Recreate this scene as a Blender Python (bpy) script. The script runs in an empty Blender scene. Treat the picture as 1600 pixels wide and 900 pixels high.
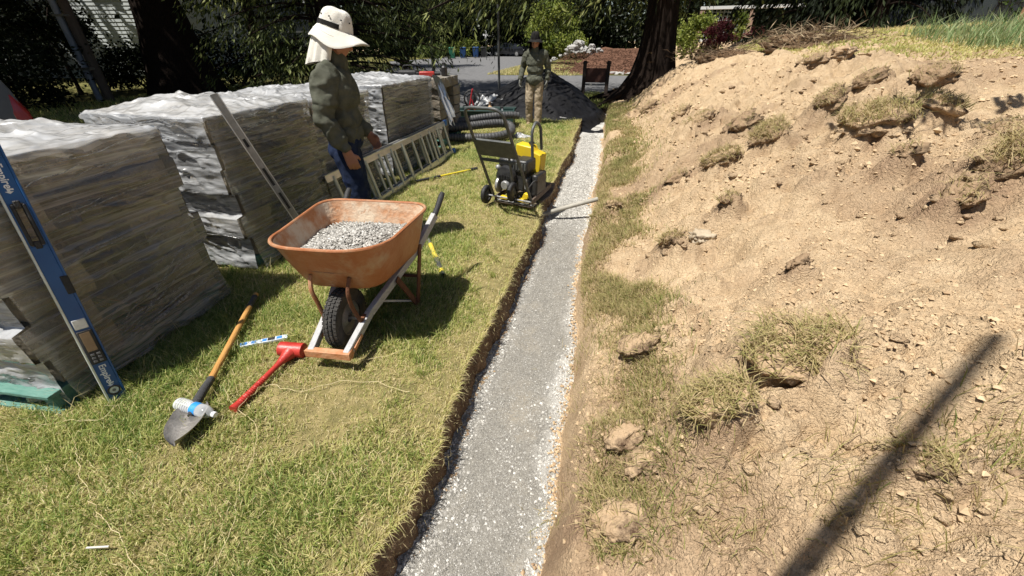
import bpy, bmesh, math, random
import numpy as np
from mathutils import Vector, Matrix
R = math.radians
random.seed(7)
rng = np.random.default_rng(7)
S = bpy.context.scene
COL = S.collection

# ------------------------------------------------------------------ camera, sky, sun, exposure
CAM_H, PITCH, YAW, FPX = 1.6, math.atan(385 / 620), R(12.66), 620.0
cam_d = bpy.data.cameras.new('camera')
cam = bpy.data.objects.new('camera', cam_d)
COL.objects.link(cam)
cam.location = (0, 0, CAM_H)
cam.rotation_euler = (math.pi / 2 - PITCH, 0, YAW)
cam_d.sensor_width = 36
cam_d.lens = FPX / 1600 * 36
cam_d.clip_start = 0.05
cam_d.clip_end = 800
S.camera = cam

SUN = Vector((0.29, 0.31, -1.0)).normalized()
world = bpy.data.worlds.new('World')
S.world = world
world.use_nodes = True
wn = world.node_tree
sky = wn.nodes.new('ShaderNodeTexSky')
sky.sky_type = 'NISHITA'
sky.sun_disc = False
sky.sun_elevation = math.asin(-SUN.z)
sky.sun_rotation = math.atan2(-SUN.x, -SUN.y) % (2 * math.pi)
wn.links.new(sky.outputs[0], wn.nodes['Background'].inputs[0])
wn.nodes['Background'].inputs[1].default_value = 0.05
sl = bpy.data.lights.new('sun', 'SUN')
sl.energy = 4.9
sl.angle = R(0.53)
sl.color = (1.0, 0.955, 0.88)
so = bpy.data.objects.new('sun', sl)
so.rotation_euler = SUN.to_track_quat('-Z', 'Y').to_euler()
so.location = (-3, -3, 20)
COL.objects.link(so)
S.view_settings.view_transform = 'Standard'
S.view_settings.look = 'None'
S.view_settings.gamma = 1.0
S.view_settings.exposure = 0.58
try:
    S.cycles.max_bounces = 8
    S.cycles.transparent_max_bounces = 16
    S.cycles.sample_clamp_indirect = 4
    S.cycles.sample_clamp_direct = 12
    S.cycles.caustics_reflective = False
    S.cycles.caustics_refractive = False
except Exception:
    pass

# ------------------------------------------------------------------ where a line of sight meets the place (for laying things out)
_fw = np.array([-math.sin(YAW) * math.cos(PITCH), math.cos(YAW) * math.cos(PITCH), -math.sin(PITCH)])
_rt = np.array([math.cos(YAW), math.sin(YAW), 0.0])
_up = np.cross(_rt, _fw)
def ray(x, y): return _fw + _rt * (x - 800) / FPX - _up * (y - 450) / FPX
def at(x, y, z=0.0):
    r = ray(x, y); return Vector(np.array([0, 0, CAM_H]) + r * (z - CAM_H) / r[2])
def aty(x, y, Y):
    r = ray(x, y); return Vector(np.array([0, 0, CAM_H]) + r * Y / r[1])
def atx(x, y, X):
    r = ray(x, y); return Vector(np.array([0, 0, CAM_H]) + r * X / r[0])

# ------------------------------------------------------------------ noise
def _h(ix, iy, iz, seed):
    n = (ix * 374761393 + iy * 668265263 + iz * 2147483647 + seed * 974634541) & 0xffffffff
    n = ((n ^ (n >> 13)) * 1274126177) & 0xffffffff
    n = n ^ (n >> 16)
    return (n & 0xffffff) / float(0xffffff)
def vn2(x, y, seed=0):
    x = np.asarray(x, float); y = np.asarray(y, float)
    xi = np.floor(x).astype(np.int64); yi = np.floor(y).astype(np.int64)
    u = x - xi; v = y - yi
    u = u * u * (3 - 2 * u); v = v * v * (3 - 2 * v)
    a = _h(xi, yi, 0, seed); b = _h(xi + 1, yi, 0, seed); c = _h(xi, yi + 1, 0, seed); d = _h(xi + 1, yi + 1, 0, seed)
    return (a * (1 - u) + b * u) * (1 - v) + (c * (1 - u) + d * u) * v
def fbm2(x, y, oct=4, seed=0, gain=.5):
    s = 0; a = 1; t = 0
    for i in range(oct):
        s = s + a * (vn2(x * 2 ** i + 17.3 * i, y * 2 ** i - 9.1 * i, seed + i) - .5); t += a; a *= gain
    return s / t * 2
def vn3(p, seed=0):
    xi = np.floor(p).astype(np.int64); f = p - xi; f = f * f * (3 - 2 * f)
    r = 0
    for dx in (0, 1):
        for dy in (0, 1):
            for dz in (0, 1):
                w = (f[:, 0] if dx else 1 - f[:, 0]) * (f[:, 1] if dy else 1 - f[:, 1]) * (f[:, 2] if dz else 1 - f[:, 2])
                r = r + w * _h(xi[:, 0] + dx, xi[:, 1] + dy, xi[:, 2] + dz, seed)
    return r
def fbm3(p, oct=3, seed=0):
    p = np.asarray(p, float); s = 0; a = 1; t = 0
    for i in range(oct):
        s = s + a * (vn3(p * 2 ** i + 11.7 * i, seed + i) - .5); t += a; a *= .5
    return s / t * 2
def cell2(x, y, seed=0):
    """rounded clumps with creases between them: 1 at a clump's middle, 0 in the crease"""
    xi = np.floor(x).astype(np.int64); yi = np.floor(y).astype(np.int64)
    d1 = np.full(np.shape(x), 9.0); hh = np.zeros(np.shape(x))
    for dx in (-1, 0, 1):
        for dy in (-1, 0, 1):
            cx = xi + dx; cy = yi + dy
            px = cx + _h(cx, cy, 3, seed); py = cy + _h(cx, cy, 7, seed + 1); r = .55 + .75 * _h(cx, cy, 11, seed + 2)
            d = ((x - px) ** 2 + (y - py) ** 2) / (r * r); up = d < d1
            d1 = np.where(up, d, d1); hh = np.where(up, r, hh)
    return np.sqrt(np.clip(1 - d1, 0, 1)) * hh
def sstep(a, b, x):
    t = np.clip((np.asarray(x, float) - a) / (b - a), 0, 1); return t * t * (3 - 2 * t)

# ------------------------------------------------------------------ materials
def mat(name, c1, c2=None, scale=6, rough=.7, metal=0, bump=0.0, bscale=40, stretch=(1, 1, 1), rand=0.0, spec=.5, lo=.35, hi=.65, c3=None, scale3=3, lo3=.55, hi3=.7, detail=6, bdist=.02, vor=0, attr=None):
    m = bpy.data.materials.new(name); m.use_nodes = True
    nt = m.node_tree; N = nt.nodes; Lk = nt.links
    b = N['Principled BSDF']
    b.inputs['Roughness'].default_value = rough; b.inputs['Metallic'].default_value = metal
    b.inputs['Specular IOR Level'].default_value = spec
    c1 = (*c1, 1)
    tc = N.new('ShaderNodeTexCoord'); mp = N.new('ShaderNodeMapping'); mp.inputs['Scale'].default_value = stretch
    Lk.new(tc.outputs['Object'], mp.inputs[0])
    src = None
    if c2 is None and c3 is None and not rand:
        b.inputs['Base Color'].default_value = c1
    else:
        def layer(base, col, sc, lo, hi):
            n = N.new('ShaderNodeTexNoise'); n.inputs['Scale'].default_value = sc; n.inputs['Detail'].default_value = detail
            n.inputs['Roughness'].default_value = .65
            Lk.new(mp.outputs[0], n.inputs['Vector'])
            r = N.new('ShaderNodeMapRange'); r.inputs[1].default_value = lo; r.inputs[2].default_value = hi
            Lk.new(n.outputs['Fac'], r.inputs[0])
            mx = N.new('ShaderNodeMix'); mx.data_type = 'RGBA'
            Lk.new(r.outputs[0], mx.inputs[0])
            if isinstance(base, tuple): mx.inputs[6].default_value = base
            else: Lk.new(base, mx.inputs[6])
            mx.inputs[7].default_value = (*col, 1)
            return mx.outputs[2]
        src = c1
        if c2 is not None: src = layer(src, c2, scale, lo, hi)
        if c3 is not None: src = layer(src, c3, scale3, lo3, hi3)
        if attr is not None:
            an = N.new('ShaderNodeAttribute'); an.attribute_name = 'rnd'
            mx = N.new('ShaderNodeMix'); mx.data_type = 'RGBA'; Lk.new(an.outputs['Fac'], mx.inputs[0])
            if isinstance(src, tuple): mx.inputs[6].default_value = src
            else: Lk.new(src, mx.inputs[6])
            mx.inputs[7].default_value = (*attr, 1); src = mx.outputs[2]
        if rand:
            oi = N.new('ShaderNodeObjectInfo')
            hs = N.new('ShaderNodeHueSaturation')
            mr = N.new('ShaderNodeMapRange'); mr.inputs[3].default_value = 1 - rand; mr.inputs[4].default_value = 1 + rand
            Lk.new(oi.outputs['Random'], mr.inputs[0]); Lk.new(mr.outputs[0], hs.inputs['Value'])
            if isinstance(src, tuple): hs.inputs['Color'].default_value = src
            else: Lk.new(src, hs.inputs['Color'])
            src = hs.outputs[0]
        Lk.new(src, b.inputs['Base Color'])
    if bump:
        n = N.new('ShaderNodeTexNoise'); n.inputs['Scale'].default_value = bscale; n.inputs['Detail'].default_value = 5
        Lk.new(mp.outputs[0], n.inputs['Vector'])
        bp = N.new('ShaderNodeBump'); bp.inputs['Strength'].default_value = bump; bp.inputs['Distance'].default_value = bdist
        hsrc = n.outputs['Fac']
        if vor:
            v = N.new('ShaderNodeTexVoronoi'); v.inputs['Scale'].default_value = vor
            wv_ = N.new('ShaderNodeMix'); wv_.data_type = 'VECTOR'; wv_.inputs[0].default_value = .06
            Lk.new(mp.outputs[0], wv_.inputs[4]); Lk.new(n.outputs['Color'], wv_.inputs[5]); Lk.new(wv_.outputs[1], v.inputs['Vector'])
            ma = N.new('ShaderNodeMath'); ma.operation = 'MULTIPLY_ADD'; ma.inputs[1].default_value = -.4
            Lk.new(v.outputs['Distance'], ma.inputs[0]); Lk.new(n.outputs['Fac'], ma.inputs[2]); hsrc = ma.outputs[0]
        Lk.new(hsrc, bp.inputs['Height']); Lk.new(bp.outputs[0], b.inputs['Normal'])
    return m

def leafmat(name, cols, transl=.35, rough=.55, spec=.3):
    """each leaf or blade carries its own number 'rnd'; the ramp turns it into its own colour"""
    m = bpy.data.materials.new(name); m.use_nodes = True
    nt = m.node_tree; N = nt.nodes; Lk = nt.links
    b = N['Principled BSDF']; b.inputs['Roughness'].default_value = rough; b.inputs['Specular IOR Level'].default_value = spec
    a = N.new('ShaderNodeAttribute'); a.attribute_name = 'rnd'
    cr = N.new('ShaderNodeValToRGB')
    el = cr.color_ramp.elements
    for i, c in enumerate(cols):
        p = i / (len(cols) - 1)
        e = el[i] if i < 2 else el.new(p)
        e.position = p; e.color = (*c, 1)
    # order the first two right after extra stops were added
    el[0].position = 0
    Lk.new(a.outputs['Fac'], cr.inputs[0]); Lk.new(cr.outputs[0], b.inputs['Base Color'])
    t = N.new('ShaderNodeBsdfTranslucent'); Lk.new(cr.outputs[0], t.inputs[0])
    mx = N.new('ShaderNodeMixShader'); mx.inputs[0].default_value = transl
    Lk.new(b.outputs[0], mx.inputs[1]); Lk.new(t.outputs[0], mx.inputs[2])
    Lk.new(mx.outputs[0], N['Material Output'].inputs[0])
    return m

# ------------------------------------------------------------------ mesh building
def link(name, me, parent=None, material=None):
    o = bpy.data.objects.new(name, me); COL.objects.link(o)
    if parent is not None: o.parent = parent
    if material is not None and me is not None and not len(me.materials): me.materials.append(material)
    return o
def tag(o, label, cat, group=None, kind=None):
    if label: o['label'] = label
    if cat: o['category'] = cat
    if group: o['group'] = group
    if kind: o['kind'] = kind
    return o
def thing(name, label, cat, loc=(0, 0, 0), rz=0, group=None, matrix=None):
    o = bpy.data.objects.new(name, None); COL.objects.link(o)
    o.empty_display_size = .1
    if matrix is not None: o.matrix_world = matrix
    else: o.location = loc; o.rotation_euler = (0, 0, rz)
    return tag(o, label, cat, group)
def copy_tree(o, parent=None):
    c = o.copy(); COL.objects.link(c)
    if parent is not None: c.parent = parent
    for ch in list(o.children): copy_tree(ch, c)
    return c
def npmesh(name, V, F, material, parent=None, smooth=False, rnd=None, kind=None):
    V = np.ascontiguousarray(V, np.float32); F = np.ascontiguousarray(F, np.int32)
    me = bpy.data.meshes.new(name)
    me.vertices.add(len(V)); me.vertices.foreach_set('co', V.ravel())
    n, k = F.shape
    me.loops.add(n * k); me.loops.foreach_set('vertex_index', F.ravel())
    me.polygons.add(n); me.polygons.foreach_set('loop_start', np.arange(0, n * k, k, dtype=np.int32))
    me.polygons.foreach_set('use_smooth', np.full(n, smooth, dtype=bool))
    if rnd is not None:
        a = me.attributes.new('rnd', 'FLOAT', 'POINT'); a.data.foreach_set('value', np.ascontiguousarray(rnd, np.float32))
    me.update(calc_edges=True)
    o = link(name, me, parent, material)
    if kind: o['kind'] = kind
    return o
class MB:
    def __init__(s): s.v = []; s.f = []
    def add(s, vs, fs):
        n = len(s.v); s.v += [tuple(v) for v in vs]; s.f += [tuple(i + n for i in f) for f in fs]; return s
    def box(s, a, b, M=None):
        x0, y0, z0 = a; x1, y1, z1 = b
        vs = [(x0, y0, z0), (x1, y0, z0), (x1, y1, z0), (x0, y1, z0), (x0, y0, z1), (x1, y0, z1), (x1, y1, z1), (x0, y1, z1)]
        if M is not None: vs = [M @ Vector(v) for v in vs]
        return s.add(vs, [(0, 3, 2, 1), (4, 5, 6, 7), (0, 1, 5, 4), (1, 2, 6, 5), (2, 3, 7, 6), (3, 0, 4, 7)])
    def beam(s, p, q, w, h, up=(0, 0, 1)):
        """a bar of width w and height h from p to q"""
        p = Vector(p); q = Vector(q); d = (q - p); L = d.length; d.normalize()
        x = d.cross(Vector(up)); x = x.normalized() if x.length > 1e-5 else Vector((1, 0, 0)); z = x.cross(d)
        M = Matrix((x, d, z)).transposed().to_4x4(); M.translation = p
        return s.box((-w / 2, 0, -h / 2), (w / 2, L, h / 2), M)
    def tube(s, pts, r, n=10, cap=True):
        pts = [Vector(p) for p in pts]; m = len(pts)
        rr = [r] * m if not hasattr(r, '__len__') else r
        d0 = (pts[1] - pts[0]).normalized(); x = d0.orthogonal().normalized()
        vs = []
        for i, p in enumerate(pts):
            d = (pts[min(i + 1, m - 1)] - pts[max(i - 1, 0)]).normalized()
            x = (x - d * x.dot(d)).normalized(); y = d.cross(x)
            for k in range(n):
                a = 2 * math.pi * k / n; vs.append(p + (x * math.cos(a) + y * math.sin(a)) * rr[i])
        fs = [(i * n + k, i * n + (k + 1) % n, (i + 1) * n + (k + 1) % n, (i + 1) * n + k) for i in range(m - 1) for k in range(n)]
        if cap: fs += [tuple(range(n - 1, -1, -1)), tuple(range((m - 1) * n, m * n))]
        return s.add(vs, fs)
    def lathe(s, prof, n=24, M=None, cap=True):
        vs = []; m = len(prof)
        for r, z in prof:
            for k in range(n):
                a = 2 * math.pi * k / n; v = Vector((r * math.cos(a), r * math.sin(a), z)); vs.append(M @ v if M is not None else v)
        fs = [(i * n + k, i * n + (k + 1) % n, (i + 1) * n + (k + 1) % n, (i + 1) * n + k) for i in range(m - 1) for k in range(n)]
        if cap: fs += [tuple(range(n - 1, -1, -1)), tuple(range((m - 1) * n, m * n))]
        return s.add(vs, fs)
    def prism(s, poly, z0, z1, M=None):
        n = len(poly)
        vs = [Vector((x, y, z0)) for x, y in poly] + [Vector((x, y, z1)) for x, y in poly]
        if M is not None: vs = [M @ v for v in vs]
        return s.add(vs, [tuple(range(n - 1, -1, -1)), tuple(range(n, 2 * n))] + [(i, (i + 1) % n, n + (i + 1) % n, n + i) for i in range(n)])
    def loft(s, rings, cap0=True, cap1=True):
        n = len(rings[0]); vs = [v for r in rings for v in r]; m = len(rings)
        fs = [(i * n + k, i * n + (k + 1) % n, (i + 1) * n + (k + 1) % n, (i + 1) * n + k) for i in range(m - 1) for k in range(n)]
        if cap0: fs.append(tuple(range(n - 1, -1, -1)))
        if cap1: fs.append(tuple(range((m - 1) * n, m * n)))
        return s.add(vs, fs)
    def ball(s, c, r, n=16, m=10, M=None):
        r = (r, r, r) if not hasattr(r, '__len__') else r
        rings = []
        for i in range(1, m):
            a = math.pi * i / m
            ring = [Vector((r[0] * math.sin(a) * math.cos(2 * math.pi * k / n), r[1] * math.sin(a) * math.sin(2 * math.pi * k / n), -r[2] * math.cos(a))) for k in range(n)]
            rings.append([(M @ v if M is not None else v) + Vector(c) for v in ring])
        return s.loft(rings)
    def cone(s, p, r0, q, r1, n=14):
        """rounded tapering limb from p to q"""
        p = Vector(p); q = Vector(q); d = q - p; L = d.length
        if L < 1e-6: return s.ball(p, r0)
        d.normalize(); pts = []; rs = []
        for i in range(5):
            a = math.pi / 2 * (1 - i / 4); pts.append(p - d * r0 * math.sin(a) * .98); rs.append(max(r0 * math.cos(a), r0 * .06))
        for i in range(5):
            a = math.pi / 2 * i / 4; pts.append(q + d * r1 * math.sin(a) * .98); rs.append(max(r1 * math.cos(a), r1 * .06))
        return s.tube(pts, rs, n)
    def build(s, name, material, parent=None, smooth=False, bevel=0, origin=None, angle=40, seg=2):
        me = bpy.data.meshes.new(name)
        vs = s.v if origin is None else [tuple(Vector(v) - Vector(origin)) for v in s.v]
        me.from_pydata(vs, [], s.f); me.update()
        o = link(name, me, parent, material)
        if smooth or bevel: me.polygons.foreach_set('use_smooth', [True] * len(me.polygons))
        if bevel:
            b = o.modifiers.new('bevel', 'BEVEL'); b.width = bevel; b.segments = seg; b.limit_method = 'ANGLE'; b.angle_limit = R(35)
        if smooth or bevel:
            try: me.set_sharp_from_angle(angle=R(angle if not bevel else 70))
            except Exception: pass
        return o
def baked(o):
    dg = bpy.context.evaluated_depsgraph_get(); ev = o.evaluated_get(dg)
    me = bpy.data.meshes.new_from_object(ev); old = o.data
    o.modifiers.clear(); o.data = me
    return o
def organic(mb, name, material, parent, voxel, smooth=4, wrinkle=0, wscale=(9, 9, 9), seed=0, post=None):
    """melts overlapping tapered limbs into one continuous skin"""
    o = mb.build(name, material, parent)
    r = o.modifiers.new('remesh', 'REMESH'); r.mode = 'VOXEL'; r.voxel_size = voxel
    if smooth:
        sm = o.modifiers.new('smooth', 'SMOOTH'); sm.iterations = smooth; sm.factor = .5
    baked(o)
    me = o.data; n = len(me.vertices)
    co = np.empty(n * 3, np.float32); me.vertices.foreach_get('co', co); co = co.reshape(-1, 3)
    if wrinkle:
        no = np.empty(n * 3, np.float32); me.vertices.foreach_get('normal', no); no = no.reshape(-1, 3)
        w = fbm3(co * np.array(wscale), 3, seed); w = 1 - np.abs(w) * 2.2
        co = co + no * (w * wrinkle)[:, None]
    if post is not None: co = post(co)
    me.vertices.foreach_set('co', np.ascontiguousarray(co, np.float32).ravel())
    me.polygons.foreach_set('use_smooth', [True] * len(me.polygons)); me.update()
    if not len(me.materials): me.materials.append(material)
    return o
def text_obj(name, body, size, material, parent, M, depth=.0008, shear=0, align='CENTER'):
    cu = bpy.data.curves.new(name, 'FONT'); cu.body = body; cu.size = size; cu.extrude = depth; cu.shear = shear
    cu.align_x = align; cu.align_y = 'CENTER'; cu.resolution_u = 3; cu.offset = size * .02
    t = bpy.data.objects.new(name, cu); COL.objects.link(t)
    dg = bpy.context.evaluated_depsgraph_get()
    me = bpy.data.meshes.new_from_object(t.evaluated_get(dg))
    bpy.data.objects.remove(t); bpy.data.curves.remove(cu)
    me.transform(M)
    return link(name, me, parent, material)
def arc_pts(p0, p1, p2, n=6):
    p0, p1, p2 = Vector(p0), Vector(p1), Vector(p2)
    return [p0 * (1 - t) ** 2 + p1 * 2 * t * (1 - t) + p2 * t * t for t in [i / n for i in range(n + 1)]]
def rounded(pts, rad, n=5):
    """a polyline with its corners rounded"""
    pts = [Vector(p) for p in pts]; out = [pts[0]]
    for i in range(1, len(pts) - 1):
        a, b, c = pts[i - 1], pts[i], pts[i + 1]
        ra = min(rad, (a - b).length * .45, (c - b).length * .45)
        out += arc_pts(b + (a - b).normalized() * ra, b, b + (c - b).normalized() * ra, n)
    return out + [pts[-1]]

def blades(P, H, W, LEAN, AZ, RND, curve=.5):
    """grass blades: 5 points and 2 faces each (given back as triangles)"""
    n = len(P); side = np.stack([-np.sin(AZ), np.cos(AZ), np.zeros(n)], 1); out = np.stack([np.cos(AZ), np.sin(AZ), np.zeros(n)], 1)
    z = np.array([0, 0, 1.0])
    tw = rng.uniform(0, math.pi, n); side = side * np.cos(tw)[:, None] + out * np.sin(tw)[:, None]
    m = P + out * (H * LEAN * .35)[:, None] + z * (H * np.sqrt(np.clip(1 - (LEAN * .7) ** 2, .05, 1)) * .55)[:, None]
    t = P + out * (H * LEAN)[:, None] + z * (H * np.sqrt(np.clip(1 - LEAN ** 2, .02, 1)))[:, None]
    w = (W / 2)[:, None] * side
    V = np.stack([P - w, P + w, m + w * .8, m - w * .8, t], 1).reshape(-1, 3)
    b = np.arange(n)[:, None] * 5
    F = np.concatenate([b + np.array([0, 1, 2]), b + np.array([0, 2, 3]), b + np.array([3, 2, 4])], 1).reshape(-1, 3)
    return V, F, np.repeat(RND, 5)
def leafset(P, D, L, W, RND):
    n = len(P); D = D / np.linalg.norm(D, axis=1, keepdims=True)
    rv = rng.normal(size=(n, 3)); s = np.cross(D, rv); s /= np.linalg.norm(s, axis=1, keepdims=True) + 1e-9
    nn = np.cross(D, s)
    V = np.stack([P, P + D * (L * .5)[:, None] + s * (W / 2)[:, None] + nn * (W * .15)[:, None], P + D * L[:, None], P + D * (L * .5)[:, None] - s * (W / 2)[:, None] + nn * (W * .15)[:, None]], 1).reshape(-1, 3)
    F = np.arange(n * 4).reshape(-1, 4)
    return V, F, np.repeat(RND, 4)
def gridmesh(name, X, Y, Z, material, smooth=True, parent=None, kind=None, rnd=None):
    ny, nx = X.shape
    V = np.stack([X, Y, Z], -1).reshape(-1, 3)
    i = np.arange(ny * nx).reshape(ny, nx)
    F = np.stack([i[:-1, :-1], i[:-1, 1:], i[1:, 1:], i[1:, :-1]], -1).reshape(-1, 4)
    return npmesh(name, V, F, material, parent, smooth, rnd, kind)
# ================================================================== THE GROUND
def edge_l(y): return -.60 - .085 * np.exp(-np.clip(np.asarray(y, float) - .4, 0, 50) / .8) + .022 * fbm2(np.asarray(y) * 1.1, np.zeros_like(np.asarray(y, float)) + 3, 2, 5) * 2 + .009 * fbm2(np.asarray(y) * 9, np.zeros_like(np.asarray(y, float)) + 1, 2, 6) * 2
def edge_r(y): return -.045 + .02 * fbm2(np.asarray(y) * 8, np.zeros_like(np.asarray(y, float)) + 2, 3, 16) + .03 * fbm2(np.asarray(y) * 1.3, np.zeros_like(np.asarray(y, float)) + 8, 2, 15) * 2
def lawn_z(x, y): return .022 * fbm2(np.asarray(x) * 1.2, np.asarray(y) * 1.2, 3, 21)
CLOD_AT = []
HUMPS = []      # (x, y, radius, height) lumps in the heap
def strip_w(y): return np.clip(.16 + .055 * np.asarray(y), .16, .62)
def mound_base(x, y):
    x = np.asarray(x, float); y = np.asarray(y, float)
    s = x - edge_r(y)
    w = strip_w(y) + .12 * fbm2(x * 0 + 4, y * 1.4, 2, 31)
    w = np.clip(w, .08, .8)
    z = -.245 + .275 * sstep(-.04, .11, s) + .16 * np.clip(np.minimum(s, w), 0, 2)
    A = np.clip(1.36 + .022 * y, 1.2, 1.62); L = 2.15 - .7 * sstep(3, 9, y)
    up = A * (1 - np.exp(-np.clip(s - w, 0, 50) / L))
    k = 1 - sstep(12.2, 15.0, y) * (1 - sstep(1.9, 4.2, x))
    z = z + up * k
    z = z + .012 * np.clip(y - 4, 0, 30) * sstep(3, 8, x)
    return z, s, w
def mound_z(x, y, fine=True):
    x = np.asarray(x, float); y = np.asarray(y, float)
    z, s, w = mound_base(x, y)
    on = sstep(0, .35, s - w)                       # the bare heap
    lawn = plateau(x, y)
    on = on * (1 - lawn)
    lump = fbm2(x * 1.1, y * 1.1, 3, 41) * .13 + np.clip(fbm2(x * 2.7, y * 2.7, 3, 47), 0, 1) * .16
    z = z + on * lump
    for hx, hy, hr, hh in HUMPS:
        z = z + hh * np.exp(-((x - hx) ** 2 + (y - hy) ** 2) / hr ** 2) * (on > .02)
    if fine:
        e = sstep(-.02, .06, s)
        bumpy = .72 + .38 * sstep(-.20, .25, fbm2(x * .9 + 5, y * .9, 3, 77))
        fine_ = .5 + .5 * sstep(-.2, .3, fbm2(x * 1.7, y * 1.7 + 9, 2, 79))
        xr = x * .86 + y * .5; yr = (-x * .5 + y * .86) * 1.45
        wx = xr + .05 * fbm2(x * 5, y * 5, 2, 49) + .015 * fbm2(x * 17, y * 17, 2, 43); wy = yr + .05 * fbm2(x * 5 + 40, y * 5, 2, 50) + .015 * fbm2(x * 17, y * 17 + 30, 2, 44)
        big = cell2(wx * 4.6, wy * 4.6, 51); mid_ = cell2(wx * 12, wy * 12, 57); sm = cell2(wx * 29, wy * 29, 61)
        kc = near_clods(x, y)[0] if CLOD_AT else 0
        bigm = np.clip(sstep(.0, .35, fbm2(x * 1.3, y * 1.3, 3, 78) + .10) + kc, 0, 1)
        big2 = cell2(wx * 7.7 + 9, wy * 7.7, 54)
        rough_ = .060 * fbm2(x * 6, y * 6, 3, 52) + .095 * (big - .35) * bigm + .050 * (big2 - .35) * (.35 + .65 * bigm) * (1 + .5 * sstep(2, 6, y)) + .050 * (mid_ - .4) * (.55 + .45 * bigm) + .019 * fine_ * (sm - .4) + .012 * fbm2(x * 45, y * 45, 2, 63)
        z = z + e * (.60 + .40 * on) * (bumpy + .8 * kc) * rough_
        crack = np.abs(fbm2(x * 3.1 + 1.5 * fbm2(x * 2, y * 2, 2, 71), y * 4.6, 2, 67))
        z = z - on * .05 * (1 - sstep(0, .045, crack)) * sstep(.05, .35, fbm2(x * .8, y * .8, 2, 73) + .15)
    return z
def plateau(x, y):
    """how far a spot lies on the grassed top, beyond the end of the heap"""
    x = np.asarray(x, float); y = np.asarray(y, float)
    d = (x - 3.6) * .75 + (y - 5.6) * .62 + .35 * fbm2(x * .7, y * .7, 2, 81)
    far = sstep(.0, .5, d) * sstep(2.9, 3.7, x + .25 * (y - 6))
    return far
HUMPS += [(3.0, 2.3, .9, .10), (2.2, 4.6, .5, .06), (1.25, 1.35, .16, .05), (.55, 1.15, .17, .08), (.36, .93, .13, .09), (.62, .86, .16, .04), (.75, 1.75, .22, .07), (1.1, 3.4, .22, .10), (1.35, 4.4, .3, .10), (3.9, 3.1, .35, .18), (1.9, 7.2, .5, .06), (.45, 1.95, .12, .05)]

M_dirt = mat('dry_dirt', (.465, .335, .202), (.595, .45, .287), 9, .95, bump=1.0, bscale=75, spec=.1, c3=(.40, .285, .172), scale3=30, lo3=.58, hi3=.72, bdist=.018, detail=10, vor=70, attr=(.27, .178, .115))
M_rootshade = mat('shaded_root_earth', (.115, .072, .043), (.20, .13, .075), 22, .95, bump=.9, bscale=70, spec=.15, bdist=.02)  # dark tone is tree shade painted onto the root masses
M_thatch = mat('lawn_thatch', (.22, .19, .075), (.36, .29, .14), 9, .95, bump=.8, bscale=160, spec=.1, c3=(.19, .165, .07), scale3=14, lo3=.45, hi3=.62)
M_gravel = mat('packed_gravel', (.180, .168, .145), (.305, .29, .255), 85, .9, bump=.9, bscale=150, spec=.2, c3=(.34, .30, .235), scale3=2.4, lo3=.52, hi3=.75, bdist=.012, detail=8, attr=(.56, .55, .52))
M_asphalt = mat('asphalt', (.115, .115, .12), (.17, .17, .17), 4, .9, bump=.4, bscale=220, spec=.2)
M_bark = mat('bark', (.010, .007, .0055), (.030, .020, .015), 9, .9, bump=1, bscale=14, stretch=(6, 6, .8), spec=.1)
M_mulch = mat('bark_mulch', (.10, .052, .034), (.16, .085, .055), 30, .95, bump=1, bscale=60, spec=.1)

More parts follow.
